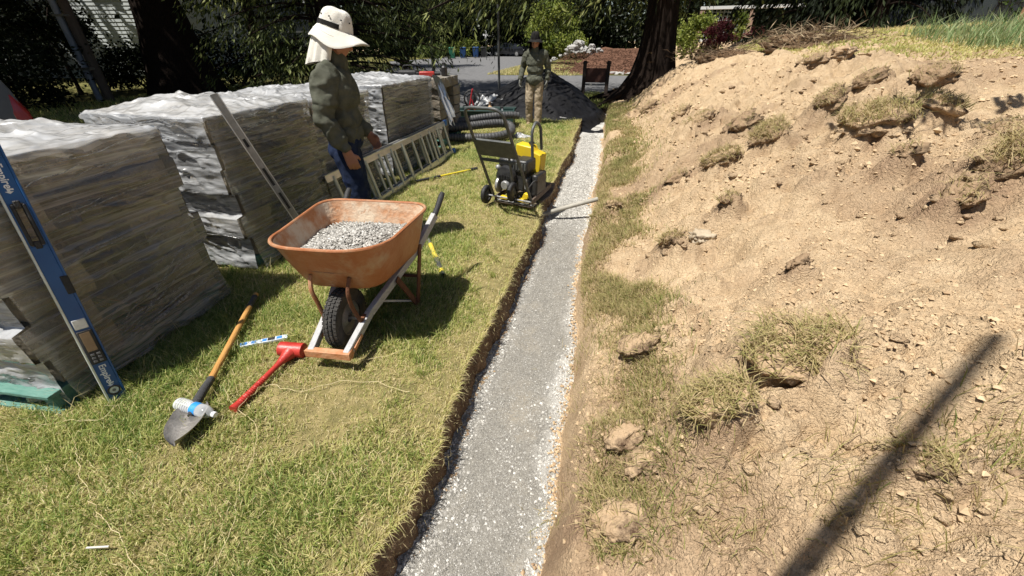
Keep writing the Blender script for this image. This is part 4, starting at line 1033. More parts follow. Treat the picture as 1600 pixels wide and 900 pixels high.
# ================================================================== HAND TOOLS ON THE GRASS
M_shwood = mat('varnished_handle', (.44, .215, .055), (.55, .30, .095), 5, .5, bump=.2, bscale=30, stretch=(6, 6, 1), c3=(.16, .075, .03), scale3=9, lo3=.63, hi3=.72)
M_steel = mat('dull_blade_steel', (.22, .205, .19), (.38, .36, .33), 9, .5, metal=.5, bump=.3, bscale=40, c3=(.42, .29, .22), scale3=6, lo3=.6, hi3=.7)
M_tape = mat('dark_grip_tape', (.035, .035, .038), (.07, .07, .07), 20, .8, bump=.6, bscale=60, stretch=(1, 1, 6))
A_ = at(272, 712, .02); B_ = at(402, 464, .05)
dz = (B_ - A_).normalized(); xx = Vector((dz.y, -dz.x, 0)).normalized(); yy = dz.cross(xx)
MS = Matrix((xx, yy, dz)).transposed().to_4x4(); MS.translation = A_
if (MS.to_3x3() @ Vector((0, 1, 0))).z < 0: MS = MS @ Matrix.Rotation(math.pi, 4, 'Z')
SL = (B_ - A_).length
shv = thing('shovel', 'worn round shovel with a yellow wooden handle lying on the grass, blade toward the camera', 'shovel', matrix=MS)
bl = []
for i in range(13):
    t = i / 12; z = .03 + .24 * t
    w = .076 * min(1, (math.sin(min(t * 1.7, 1) * math.pi / 2)) ** .6) if t > 0 else .012
    if t > .86: w *= 1 - (t - .86) * 2.2
    row = []
    for j in range(13):
        u = -1 + 2 * j / 12
        row.append(Vector((u * w, .016 + .030 * u * u + .012 * (1 - t) - .012 * abs(math.sin(u * 3.1)) * (t > .6) + .02 * math.exp(-(u / .18) ** 2) * sstep(.35, .9, t), z)))
    bl.append(row)
rows_b = [[v - Vector((0, .004, 0)) for v in reversed(r)] for r in bl]
mb = MB().loft([a + b for a, b in zip(bl, rows_b)]).build('blade', M_steel, shv, smooth=True, angle=50)
MB().tube([(0, .03, .20), (0, .036, .27), (0, .032, .36), (0, .022, .46)], [.012, .022, .021, .0195], 14).build('socket', M_tape, shv, smooth=True)
hp = [(0, .022 - .0 * i, .44 + (SL - .44) * i / 10) for i in range(11)]
MB().tube(hp, [.017] * 11, 14).build('handle', M_shwood, shv, smooth=True)
MB().tube([(0, .022, SL - .16), (0, .022, SL - .03)], .0185, 14).build('handle_grip', M_tape, shv, smooth=True)
# red mallet
M_red = mat('red_plastic', (.38, .026, .02), (.47, .045, .032), 12, .42, bump=.12, bscale=60, spec=.5, c3=(.34, .09, .06), scale3=5, lo3=.6, hi3=.75)
a = at(364, 640, .025); b = at(452, 552, .045)
ml = thing('dead_blow_mallet', 'red plastic mallet with a ribbed grip on the grass by the wheelbarrow nose', 'mallet', (0, 0, 0))
ml.location = a; d = (b - a); L_ = d.length; d.normalize()
pts, rr = [], []
for i in range(181):
    t = i / 180; pts.append(d * (L_ * t)); r_ = .019 - .004 * sstep(.05, .35, t)
    if .10 < t < .52: r_ += .0024 * math.sin(t * 210)
    if t < .07: r_ = .024 - .004 * (t / .07)
    if t > .72: r_ += .026 * ((t - .72) / .28) ** 1.7
    rr.append(r_)
MB().tube(pts, rr, 14).build('handle', M_red, ml, smooth=True)
hc = d * (L_ + .028) - Vector((.035, 0, 0)); hx = Vector((1.0, .15, -.03)).normalized()
MB().tube([hc - hx * .045, hc - hx * .04, hc - hx * .008, hc, hc + hx * .10, hc + hx * .105], [.034, .043, .045, .043, .044, .036], 20).build('head', M_red, ml, smooth=True, angle=50)
# small blue and white level
a = at(372, 541, .012); b = at(450, 526, .012); d = (b - a); L_ = d.length
tp = thing('pocket_level', 'short white and blue level lying flat between shovel handle and mallet', 'level', a, math.atan2(d.y, d.x))
MB().box((0, -.019, -.008), (L_, .019, .008)).build('body', mat('white_level_body', (.62, .66, .70), (.5, .56, .64), 14, .4), tp, bevel=.002)
M_lblue = mat('bright_blue_print', (.05, .22, .62), rough=.4)
for x0, x1 in ((.015, .05), (.075, .10), (.135, .16), (.215, .245)): MB().box((x0, -.012, .0082), (x1, .012, .0095)).build('blue_panel', M_lblue, tp)
MB().box((.165, -.014, .0082), (.205, .014, .011)).build('vial', M_black, tp, bevel=.001)
# water bottle lying on the shovel shaft
M_pet = bpy.data.materials.new('clear_bottle_plastic'); M_pet.use_nodes = True
nt = M_pet.node_tree; N = nt.nodes; pb_ = N['Principled BSDF']; pb_.inputs['Base Color'].default_value = (.85, .88, .90, 1); pb_.inputs['Roughness'].default_value = .12
tr = N.new('ShaderNodeBsdfTransparent'); mx = N.new('ShaderNodeMixShader'); lw = N.new('ShaderNodeLayerWeight'); lw.inputs[0].default_value = .45
mr = N.new('ShaderNodeMapRange'); mr.inputs[3].default_value = .20; mr.inputs[4].default_value = .85
nt.links.new(lw.outputs['Facing'], mr.inputs[0]); nt.links.new(mr.outputs[0], mx.inputs[0]); nt.links.new(tr.outputs[0], mx.inputs[1]); nt.links.new(pb_.outputs[0], mx.inputs[2]); nt.links.new(mx.outputs[0], N['Material Output'].inputs[0])
a = at(278, 630, .060); b = at(352, 653, .050); d = (b - a); L_ = .235
Xb = d.normalized(); Zb = Vector((0, 0, 1)); Yb = Zb.cross(Xb).normalized(); Zb = Xb.cross(Yb)
MBt = Matrix((Yb, Zb, Xb)).transposed().to_4x4(); MBt.translation = a
bt = thing('water_bottle', 'clear ribbed plastic water bottle with a blue label lying across the shovel', 'water bottle', matrix=MBt)
prof = [(.012, .010), (.022, .0), (.029, .006), (.0315, .018)]
for i in range(24): prof.append((.0315 - (.0022 if i % 3 == 1 else 0), .022 + i * .0046))
prof += [(.0315, .135), (.0315, .168), (.030, .180), (.024, .198), (.015, .212), (.0115, .218), (.0115, .226)]
MB().lathe(prof, 28).build('bottle', M_pet, bt, smooth=True)
MB().lathe([(.0322, .104), (.0322, .140)], 28, cap=False).build('paper_band', mat('blue_paper_band', (.03, .27, .66), (.5, .62, .75), 22, .5, lo=.55, hi=.62), bt, smooth=True)
MB().lathe([(.0135, .222), (.0140, .224), (.0140, .236), (.012, .238)], 20).build('cap', mat('white_cap', (.78, .79, .80), rough=.4), bt, smooth=True)
# yellow and black handle lying behind the barrow
a = at(662, 356, .02); b = at(693, 431, .02); d = (b - a); L_ = d.length; d.normalize()
hm = thing('long_handled_tool', 'tool handle with grey shaft, yellow sleeve and black grip lying behind the wheelbarrow', 'tool handle', a)
M_yel = mat('yellow_fibreglass', (.66, .52, .05), (.58, .45, .07), 9, .45, bump=.1, bscale=40)
def seg(name, t0, t1, r, m): return MB().tube([d * (L_ * t0), d * (L_ * t1)], r, 12).build(name, m, hm, smooth=True)
seg('shaft', -.35, .42, .015, M_dalu); seg('sleeve', .40, .70, .021, M_yel); seg('grip', .70, .90, .0225, M_tape); seg('sleeve', .90, .95, .0228, M_yel); seg('end_cap', .95, 1.0, .0218, M_black)
a = at(650, 283, .03); b = at(736, 265, .03); d = (b - a); L_ = d.length; d.normalize()
hm = thing('yellow_rod', 'thin yellow handled tool lying on the grass between the ladder and the plate compactor', 'tool handle', a)
M_yel2 = mat('bright_yellow_paint', (.72, .58, .02), (.62, .50, .04), 9, .5)
seg('black_end', 0, .42, .016, M_black); seg('yellow_shaft', .42, 1.0, .012, M_yel2); seg('tip', .99, 1.12, .022, M_black)
# grey tube across the trench
a = Vector((-.68, 4.44, -.165)); b = at(934, 311, .03)
t = MB().tube([a, a.lerp(b, .5) + Vector((0, 0, .006)), b], .026, 14).build('grey_tube', mat('weathered_grey_tube', (.27, .255, .215), (.40, .375, .32), 8, .7, bump=.2, bscale=40), None, smooth=True)
tag(t, 'grey tube lying across the gravel trench in front of the plate compactor', 'tube')
# two loose flat stones / lath pieces in the trench
M_lath = mat('pale_lath', (.45, .42, .37), (.58, .55, .5), 8, .8)
# lengths of string on the grass
M_str = mat('pale_yellow_string', (.52, .42, .22), (.62, .53, .33), 20, .8)
def string(px, lab, r=.0012):
    pts = []
    P_ = [at(x, y, .035) for x, y in px]
    for i in range(len(P_) - 1):
        for t in np.linspace(0, 1, 7)[:-1]:
            p0, p1, p2, p3 = P_[max(i - 1, 0)], P_[i], P_[i + 1], P_[min(i + 2, len(P_) - 1)]; t = float(t)
            q = .5 * ((2 * p1) + (p2 - p0) * t + (2 * p0 - 5 * p1 + 4 * p2 - p3) * t * t + (3 * p1 - p0 - 3 * p2 + p3) * t ** 3)
            pts.append(q + Vector((rng.normal(0, .0045), rng.normal(0, .0045), rng.uniform(-.014, .008) + float(lawn_z(q.x, q.y)))))
    pts.append(P_[-1]); o = MB().tube(pts, r, 5).build('string', M_str, None, smooth=True); tag(o, lab, 'string')
string([(345, 600), (348, 608), (372, 640), (398, 660), (398, 700), (375, 750), (366, 800), (338, 870), (322, 900)], 'pale string running from the mallet down to the bottom of the picture')
string([(115, 690), (122, 720), (132, 760), (158, 805), (190, 850), (226, 900)], 'pale string on the grass at the lower left, left of the longer string')
string([(0, 716), (25, 690), (75, 660), (150, 655), (190, 625), (215, 612)], 'pale string curving over the grass below the blue level')
string([(370, 640), (412, 600), (470, 607), (560, 590), (640, 612)], 'pale string crossing the grass to the right of the mallet')
string([(590, 490), (640, 540), (560, 560), (548, 586)], 'pale string in the shade of the wheelbarrow')
o = MB().beam(at(135, 856, .04), at(170, 854, .04), .006, .004).build('grass_stick', M_lath, None); tag(o, 'small pale stick lying in the grass at the lower left', 'stick')

# ================================================================== LADDER on its edge against the stacks
ld = thing('ladder', 'aluminium ladder lying on its long edge along the wrapped pallets', 'ladder', (-2.46, 3.3, 0))
M_lad = mat('ladder_aluminium', (.55, .56, .54), (.68, .68, .66), 12, .35, metal=.75, bump=.08, bscale=50)
M_rung = mat('ladder_rung', (.50, .52, .44), (.60, .61, .53), 12, .42, metal=.6)
for (dx, y0, y1) in ((0, 0, 3.22), (-.055, .35, 3.10)):
    b0 = Vector((dx, y0, .035)); t0 = Vector((dx - .115, y0, .475))
    for p in (b0, t0):
        q = p + Vector((0, y1 - y0, 0))
        m_ = MB(); m_.beam(p, q, .010, .072, up=(-.115, 0, .44)); m_.beam(p + Vector((-.012, 0, .030)), q + Vector((-.012, 0, .030)), .030, .006); m_.beam(p + Vector((-.012, 0, -.030)), q + Vector((-.012, 0, -.030)), .030, .006)
        m_.build('rail', M_lad, ld)
    n = 11
    for i in range(n):
        y = y0 + .12 + i * (y1 - y0 - .24) / (n - 1)
        MB().tube([b0 + Vector((.0, y - y0, 0)), t0 + Vector((.0, y - y0, 0))], .021, 10).build('rung', M_rung, ld, smooth=True)
M_bcap = mat('blue_end_cap', (.03, .13, .48), (.05, .2, .6), 9, .5)
for p in ((0, 3.16, .035), (-.115, 3.16, .475)): MB().box((p[0] - .034, p[1], p[2] - .042), (p[0] + .014, p[1] + .09, p[2] + .042)).build('end_cap', M_bcap, ld, bevel=.006)
o = MB().box((-.0065, 1.15, .05), (-.0058 + .012, 1.27, .075)).build('sticker', M_white, ld)
# ================================================================== PLATE COMPACTOR
M_frame = mat('grey_frame_paint', (.055, .06, .06), (.10, .105, .10), 14, .45, bump=.1, bscale=60)
M_engine = mat('black_engine', (.014, .014, .015), (.04, .04, .04), 18, .4, bump=.2, bscale=60)
M_cast = mat('cast_metal', (.28, .28, .28), (.42, .42, .41), 25, .45, metal=.5, bump=.2, bscale=60)
M_cyel = mat('compactor_yellow', (.70, .50, .015), (.62, .44, .03), 8, .42, c3=(.35, .27, .09), scale3=6, lo3=.62, hi3=.72)
M_mudsteel = mat('muddy_steel', (.075, .055, .042), (.17, .13, .10), 14, .75, bump=.4, bscale=50)
pc = thing('plate_compactor', 'yellow and black plate compactor with a grey tubular handle at the trench edge', 'plate compactor', (-.93, 4.14, .02), R(-15))
hl, hr_ = [], []
Lb, Rb, Lt, Rt = Vector((-.235, 0, .12)), Vector((.235, 0, .12)), Vector((-.20, -.56, 1.09)), Vector((.19, -.56, 1.09))
MB().tube(rounded([Lb, Lt, Rt, Rb], .10, 6), .0150, 12).build('handle', M_frame, pc, smooth=True)
def hp_(f, s): return (Lb.lerp(Lt, f) if s < 0 else Rb.lerp(Rt, f))
q = [hp_(.52, -1), hp_(.52, 1), hp_(.69, 1), hp_(.69, -1)]
nrm_ = (q[1] - q[0]).cross(q[3] - q[0]).normalized()
mb = MB(); mb.loft([[v + nrm_ * .012 for v in q], [v - nrm_ * .012 for v in q]]); mb.build('cross_panel', M_frame, pc, bevel=.004)
MB().box((-.20, -.30, .565), (.19, -.285, .595)).build('panel_lip', M_frame, pc, bevel=.003)
# inner stay tube and the lifting loop at the rear
MB().tube(rounded([(.02, -.12, .62), (.02, -.02, .30), (.04, .02, .12)], .05), .013, 10).build('stay_tube', M_frame, pc, smooth=True)
MB().tube(rounded([(.10, .30, .45), (.10, .26, .78), (.10, .36, .86), (.13, .42, .80), (.14, .44, .56)], .07, 6), .017, 10).build('lifting_loop', M_frame, pc, smooth=True)
# base plate with turned-up ends
bp_ = [(-.02, .05), (.02, .02), (.10, 0), (.52, 0), (.62, .03), (.70, .12), (.69, .125), (.61, .045), (.52, .018), (.10, .018), (.03, .035), (-.01, .06)]
MX = Matrix(((0, 0, 1, 0), (1, 0, 0, 0), (0, 1, 0, 0), (0, 0, 0, 1)))
MB().prism(bp_, -.23, .23, MX).build('base_plate', M_mudsteel, pc, bevel=.004)
for s in (-1, 1): MB().beam((s * .215, .0, .075), (s * .20, .62, .12), .02, .06).build('side_rail', M_mudsteel, pc, bevel=.003)
MB().tube([(-.31, -.03, .115), (.25, -.03, .115)], .010, 8).build('axle_rod', M_cast, pc, smooth=True)
MB().tube([(-.20, .01, .065), (.26, .01, .065)], .009, 8).build('rear_rod', M_cast, pc, smooth=True)
for x0 in (-.15, .07): MB().box((x0, -.005, .085), (x0 + .09, .05, .115)).build('yellow_clamp', M_cyel, pc, bevel=.004)
MB().prism([(.13, .14), (.20, .14), (.215, .19), (.16, .20)], -.03, .02, Matrix(((1, 0, 0, 0), (0, 0, 1, 0), (0, 1, 0, 0), (0, 0, 0, 1)))).build('yellow_bracket', M_cyel, pc, bevel=.004)
# wheels
def small_wheel(c, r, w):
    M_ = Matrix.Translation(c) @ Matrix.Rotation(math.pi / 2, 4, 'Y')
    wv = MB().lathe([(r * .55, -w * .5), (r * .86, -w * .5), (r * .97, -w * .32), (r, 0), (r * .97, w * .32), (r * .86, w * .5), (r * .55, w * .5)], 28, M_, cap=False).build('wheel', M_black, pc, smooth=True, angle=50)
    MB().lathe([(.012, -w * .45), (r * .3, -w * .42), (r * .56, -w * .2), (r * .56, w * .2), (r * .3, w * .42), (.012, w * .45)], 22, M_).build('wheel_hub', M_frame, wv, smooth=True, angle=40)
small_wheel((-.315, -.02, .115), .105, .05)
small_wheel((.03, -.045, .20), .105, .045)
# engine
EX = -.07
en = MB().box((-.13, .12, .16), (.16, .40, .40)).build('engine', M_engine, pc, bevel=.02)
MB().lathe([(.12, 0), (.125, .02), (.11, .055), (.05, .075)], 24, Matrix.Translation((-.05, .115, .31)) @ Matrix.Rotation(math.pi / 2, 4, 'X')).build('starter_cover', M_engine, en, smooth=True, angle=40)
for i in range(7): MB().box((-.118 + i * .02, .028, .29 + .004 * abs(3 - i)), (-.108 + i * .02, .040, .345 - .004 * abs(3 - i))).build('cooling_slot', M_black, en)
MB().box((.02, .10, .36), (.20, .34, .50)).build('air_filter', M_engine, en, bevel=.025)
for i in range(5): MB().box((.03 + i * .034, .094, .40), (.046 + i * .034, .1005, .47)).build('filter_rib', M_frame, en, bevel=.002)
MB().box((-.17, .12, .40), (.03, .34, .50)).build('fuel_tank', M_engine, en, bevel=.03)
MB().lathe([(.026, 0), (.028, .004), (.028, .022), (.022, .026)], 18, Matrix.Translation((-.10, .22, .50))).build('fuel_cap', M_frame, en, smooth=True, angle=40)
MB().lathe([(.045, 0), (.05, .01), (.05, .10), (.04, .115)], 18, Matrix.Translation((-.03, .12, .235)) @ Matrix.Rotation(math.pi / 2, 4, 'X')).build('muffler', M_cast, en, smooth=True, angle=40)
MB().ball((-.155, .10, .40), (.03, .03, .03), 12, 8).build('spark_cap', M_cast, en, smooth=True)
for i in range(5): MB().box((.10, .13 + i * .05, .19), (.185, .155 + i * .05, .30)).build('cylinder_fin', M_cast, en)
MB().lathe([(.05, -.02), (.085, -.015), (.09, 0), (.085, .015), (.05, .02)], 22, Matrix.Translation((-.135, .09, .215)) @ Matrix.Rotation(math.pi / 2, 4, 'Y')).build('pulley', M_cast, en, smooth=True, angle=40)
MB().box((.14, .18, .10), (.215, .45, .34)).build('belt_guard', M_engine, pc, bevel=.02)
# yellow water tank behind the engine: stepped top and a skirt down the right side
tk = MB(); tk.prism([(-.09, .30), (.155, .30), (.155, .20), (.205, .20), (.225, .50), (.13, .53), (.10, .58), (-.09, .60)], .40, .56, Matrix(((1, 0, 0, 0), (0, 0, 1, 0), (0, 1, 0, 0), (0, 0, 0, 1))))
wt_ = tk.build('water_tank', M_cyel, pc, bevel=.012); wt_.location.x = EX; en.location.x = EX
MB().lathe([(.03, 0), (.033, .004), (.033, .02), (.02, .026)], 18, Matrix.Translation((0, .48, .598))).build('tank_cap', M_engine, pc, smooth=True, angle=40)
MB().tube(rounded([(.10, .10, .12), (.16, .08, .22), (.20, .14, .30), (.21, .25, .26)], .05), .008, 8).build('hose', M_black, pc, smooth=True)
MB().tube(rounded([(-.12, .06, .14), (-.05, .0, .20), (.02, .05, .16), (.10, .0, .14)], .03), .006, 8).build('cable', M_black, pc, smooth=True)

# ================================================================== PIPES, TUB, PILE
M_pipe = mat('black_corrugated_pipe', (.040, .040, .042), (.085, .085, .085), 20, .55, bump=.2, bscale=60, spec=.4)
def corrugated(pts, r):
    pts = [Vector(p) for p in pts]; out = []; step = .0115
    for i in range(len(pts) - 1):
        L_ = (pts[i + 1] - pts[i]).length; n = max(1, int(L_ / step)); out += [pts[i].lerp(pts[i + 1], k / n) for k in range(n)]
    out.append(pts[-1]); return out, [r * (1.0 if (i // 2) % 2 else .90) for i in range(len(out))]
def smoothpath(P_, n=14):
    P_ = [Vector(p) for p in P_]; out = []
    for i in range(len(P_) - 1):
        p0, p1, p2, p3 = P_[max(i - 1, 0)], P_[i], P_[i + 1], P_[min(i + 2, len(P_) - 1)]
        for k in range(n):
            t = k / n; out.append(.5 * ((2 * p1) + (p2 - p0) * t + (2 * p0 - 5 * p1 + 4 * p2 - p3) * t * t + (3 * p1 - p0 - 3 * p2 + p3) * t ** 3))
    return out + [P_[-1]]
pth = smoothpath([(-3.1, 7.2, .09), (-2.5, 7.35, .085), (-2.05, 7.55, .085), (-1.80, 7.85, .12), (-1.86, 8.10, .20), (-2.10, 8.02, .245), (-2.6, 7.62, .235), (-3.0, 7.35, .24)])
p_, r_ = corrugated(pth, .078)
o = MB().tube(p_, r_, 14).build('drain_pipe', M_pipe, None, smooth=True); tag(o, 'coil of black corrugated drain pipe lying behind the plate compactor', 'drain pipe')
p_, r_ = corrugated(smoothpath([(-3.1, 7.55, .25), (-2.5, 7.95, .33), (-2.0, 8.25, .36), (-1.75, 8.4, .34)]), .070)
o = MB().tube(p_, r_, 14).build('drain_pipe', M_pipe, None, smooth=True); tag(o, 'upper black corrugated pipe end resting on top of the coiled pipe', 'drain pipe')
tb = thing('work_tub', 'low dark green tub of tools behind the black drain pipe', 'tub', (-2.75, 9.05, 0), R(8))
M_tub = mat('dark_green_plastic', (.010, .035, .030), (.02, .05, .045), 8, .5)
mb = MB()
for a, b in (((-.75, -.28, .02), (.75, -.25, .34)), ((-.75, .25, .02), (.75, .28, .34)), ((-.75, -.25, .02), (-.72, .25, .34)), ((.72, -.25, .02), (.75, .25, .34)), ((-.72, -.25, .02), (.72, .25, .05))): mb.box(a, b)
mb.build('body', M_tub, tb, bevel=.008); MB().tube([(-.77, -.29, .345), (.77, -.29, .345), (.77, .29, .345), (-.77, .29, .345), (-.77, -.29, .345)], .018, 8).build('rim', M_tub, tb)
j = thing('tan_jug', 'tan plastic jug standing in the dark green tub', 'jug', (-2.55, 9.15, .06))
MB().lathe([(.06, 0), (.08, .01), (.08, .24), (.06, .31), (.025, .35), (.025, .39)], 18).build('body', mat('tan_plastic', (.55, .36, .19), (.48, .32, .18), 8, .5), j, smooth=True, angle=40)
MB().lathe([(.03, .385), (.03, .42), (.02, .425)], 14).build('cap', mat('brown_cap', (.12, .07, .04), rough=.5), j, smooth=True)
M_pet2 = mat('grey_bottle', (.30, .31, .32), (.45, .46, .47), 9, .35)
j = thing('spray_bottle', 'small grey bottle beside the tan jug in the tub', 'bottle', (-2.27, 9.15, .06))
MB().lathe([(.045, 0), (.05, .01), (.05, .18), (.02, .26), (.018, .30)], 16).build('body', M_pet2, j, smooth=True, angle=40); MB().box((-.05, -.015, .30), (.02, .015, .34)).build('nozzle', M_black, j, bevel=.005)
rl = thing('hose_reel', 'black reel with a red frame standing behind the unwrapped block pallet', 'hose reel', (-3.02, 9.35, .0), R(15))
Mr_ = Matrix.Translation((0, 0, .52)) @ Matrix.Rotation(math.pi / 2, 4, 'X')
for s in (-.09, .09): MB().tube([(0.17 * math.cos(a), s, .52 + .17 * math.sin(a)) for a in np.linspace(0, 2 * math.pi, 25)], .012, 8, cap=False).build('side_ring', M_black, rl, smooth=True)
MB().lathe([(.07, -.085), (.11, -.08), (.11, .08), (.07, .085)], 20, Mr_).build('wound_hose', M_pipe, rl, smooth=True, angle=40)
M_redp = mat('red_frame_paint', (.42, .02, .03), (.5, .04, .05), 9, .45)
fr = MB()
for s in (-.12, .12): fr.tube([(-.14, s, .0), (-.02, s, .52), (.02, s, .70)], .014, 8); fr.tube([(.14, s, .0), (.0, s, .52)], .014, 8)
fr.tube([(.02, -.12, .70), (.02, .12, .70)], .014, 8); fr.build('frame', M_redp, rl, smooth=True)
# black tarp covered pile with its folds
M_tarp = mat('black_sheeting', (.006, .006, .007), (.013, .013, .015), 6, .55, bump=.5, bscale=22, spec=.2)
xs = np.linspace(-4.3, .0, 110); ys = np.linspace(9.9, 14.4, 100); X, Y = np.meshgrid(xs, ys)
u = (X + 1.75) / np.where(X < -1.75, 2.3, 1.45); v = (Y - 12.1) / np.where(Y < 12.1, 2.1, 2.0)
rr = np.sqrt(u * u + v * v)
Z = .95 * np.clip(1 - rr, 0, 1) ** .92 + .05 * fbm2(X * 3, Y * 3, 3, 150) + .05 * (1 - np.abs(fbm2(X * 1.5 + Y, Y * 2.2, 3, 152)) * 2) * sstep(1.25, .5, rr) - .25 * sstep(1.0, 1.25, rr)
keep = None
o = gridmesh('covered_pile', X, Y, Z + .02, M_tarp); tag(o, 'tall pile covered in black sheeting behind the second worker', 'covered pile')
def crumple(name, c, r, lab, cat, h=.35, seed=3):
    U, Vv = np.meshgrid(np.linspace(-1, 1, 34), np.linspace(-1, 1, 34)); q = np.sqrt(U ** 2 + Vv ** 2)
    z = h * (.35 + .9 * np.abs(fbm2(U * 2.3 + seed, Vv * 2.3, 3, seed))) * np.clip(1.15 - q, 0, 1) ** .6
    o = gridmesh(name, c[0] + U * r + .08 * fbm2(U * 4, Vv * 4, 2, seed), c[1] + Vv * r * .6, c[2] + z, M_sheet); tag(o, lab, cat); return o
crumple('plastic_wad', (-3.0, 11.2, .12), .62, 'crumpled clear plastic lying against the left side of the black pile', 'plastic sheet', .42)
crumple('grey_rag', (-1.63, 8.05, .0), .16, 'small crumpled grey wrapper on the grass behind the compactor tank', 'wrapper', .10, 9)
# folds and scraps of sheeting at the foot of the pile, steps in the shade
M_scrap = mat('grey_dusty_edge', (.20, .20, .20), (.34, .33, .32), 12, .7)
for i, (px, py, w_) in enumerate([(745, 186, .9), (880, 168, .7), (870, 185, .5), (905, 178, .4)]):
    p = at(px, py, .03); o = MB().tube([p + Vector((-w_ / 2, 0, 0)), p + Vector((-.1, .05, .03)), p + Vector((.1, .0, .02)), p + Vector((w_ / 2, .06, .0))], [.015, .02, .02, .01], 6).build('sheeting_fold', M_scrap, None, smooth=True)
    tag(o, ['pale dusty fold of sheeting at the left foot of the black pile', 'pale fold of sheeting on the black pile right of the second worker', 'lower pale fold of sheeting between the second worker and the trench', 'short pale fold of sheeting at the trench end of the black pile'][i], 'sheeting', 'pale folds at the foot of the black pile')
# tools lying on the far stack
p5 = Vector((-3.1, 7.25, 1.085))
o = thing('cordless_tool', 'red and black power tool lying on the unwrapped block pallet', 'power tool', p5, R(20))
MB().box((-.16, -.05, 0), (.10, .05, .08)).build('body', M_red, o, bevel=.015); MB().tube([(.10, 0, .045), (.20, 0, .045)], .025, 10).build('nose', M_black, o, smooth=True); MB().box((-.22, -.04, 0), (-.15, .04, .07)).build('battery', M_black, o, bevel=.01)
o = thing('black_canister', 'black canister standing at the right end of the unwrapped block pallet', 'canister', (-2.93, 7.55, 1.085))
MB().lathe([(.05, 0), (.055, .01), (.055, .13), (.035, .15), (.03, .18)], 16).build('body', M_engine, o, smooth=True, angle=40); MB().lathe([(.032, .17), (.032, .20), (.02, .205)], 12).build('cap', M_black, o)
o = thing('tool_bag', 'low black tool bag on the unwrapped block pallet, left of the red tool', 'tool bag', (-3.45, 7.2, 1.085), R(10))
MB().box((-.16, -.1, 0), (.16, .1, .10)).build('bag', M_black, o, bevel=.03); MB().tube(rounded([(-.1, 0, .09), (-.08, 0, .17), (.08, 0, .17), (.1, 0, .09)], .04), .01, 8).build('bag_handle', M_black, o, smooth=True)
# wooden frame with capped posts at the end of the trench
sg = thing('post_frame', 'dark wooden frame of two capped posts and a board beyond the trench end', 'wooden frame', (-.52, 14.3, .0), R(3))
M_dkw = mat('dark_stained_wood', (.028, .018, .014), (.055, .036, .026), 6, .75, bump=.4, bscale=30, stretch=(6, 6, 1))
for x in (-.36, .36):
    ps = MB().box((x - .055, -.055, -.05), (x + .055, .055, 1.02)).build('post', M_dkw, sg, bevel=.006)
    c_ = MB().box((x - .075, -.075, 1.022), (x + .075, .075, 1.06)); c_.prism([(x - .05, -.05), (x + .05, -.05), (x + .05, .05), (x - .05, .05)], 1.06, 1.10); c_.build('post_cap', M_dkw, ps, bevel=.01)
MB().box((-.305, -.02, .50), (.305, .02, .90)).build('board', mat('red_brown_board', (.06, .022, .015), (.10, .04, .026), 6, .75), sg, bevel=.004)
MB().box((-.305, -.03, .42), (.305, .03, .475)).build('rail', mat('grey_rail_wood', (.30, .29, .27), (.38, .36, .33), 6, .8), sg, bevel=.004)
# thin posts by the road
for (px, py, Y_, h_, r_, lab) in ((780, 133, 13.4, 2.5, .035, 'thin dark metal post rising behind the black pile'), (677, 105, 18.0, 3.0, .065, 'thicker dark post by the road, above the tools on the far pallet')):
    p = aty(px, py, Y_); o = thing('metal_post', lab, 'post', (p.x, p.y, 0))
    MB().tube([(0, 0, 0), (0, 0, h_)], r_, 10).build('shaft', M_frame, o, smooth=True); MB().lathe([(r_ * 1.8, 0), (r_ * 1.8, .03), (r_, .06)], 12).build('collar', M_frame, o)

# ================================================================== PEOPLE
M_skin = mat('skin', (.36, .175, .115), (.30, .14, .09), 9, .55, bump=.1, bscale=80, spec=.35)
M_shirt = mat('grey_green_knit', (.082, .086, .064), (.115, .118, .092), 18, .9, bump=.5, bscale=190, spec=.1)
M_jean = mat('blue_denim', (.012, .019, .048), (.026, .038, .078), 16, .9, bump=.5, bscale=240, spec=.1)
M_khaki = mat('khaki_light_dapple', (.37, .305, .215), (.29, .23, .155), 7, .9, bump=.3, bscale=120, spec=.1, lo=.45, hi=.56, c3=(.46, .39, .29), scale3=11, lo3=.56, hi3=.64)  # pale and dark patches: dappled light painted into the khaki cloth
M_hat = mat('off_white_cotton', (.62, .595, .52), (.70, .68, .62), 9, .9, bump=.25, bscale=160, spec=.1)
M_dark = mat('black_cloth', (.012, .011, .011), (.025, .024, .023), 20, .9, spec=.1)
M_boot = mat('tan_boot_leather', (.23, .155, .09), (.33, .24, .15), 9, .75, bump=.3, bscale=60)
M_glove = mat('grey_work_glove', (.13, .135, .12), (.20, .20, .18), 20, .85, bump=.3, bscale=90)
M_eye = mat('eye_white', (.6, .58, .55), rough=.3); M_iris = mat('dark_iris', (.015, .01, .008), rough=.2); M_hair = mat('dark_hair', (.012, .009, .008), (.03, .022, .018), 30, .7, bump=.5, bscale=90)
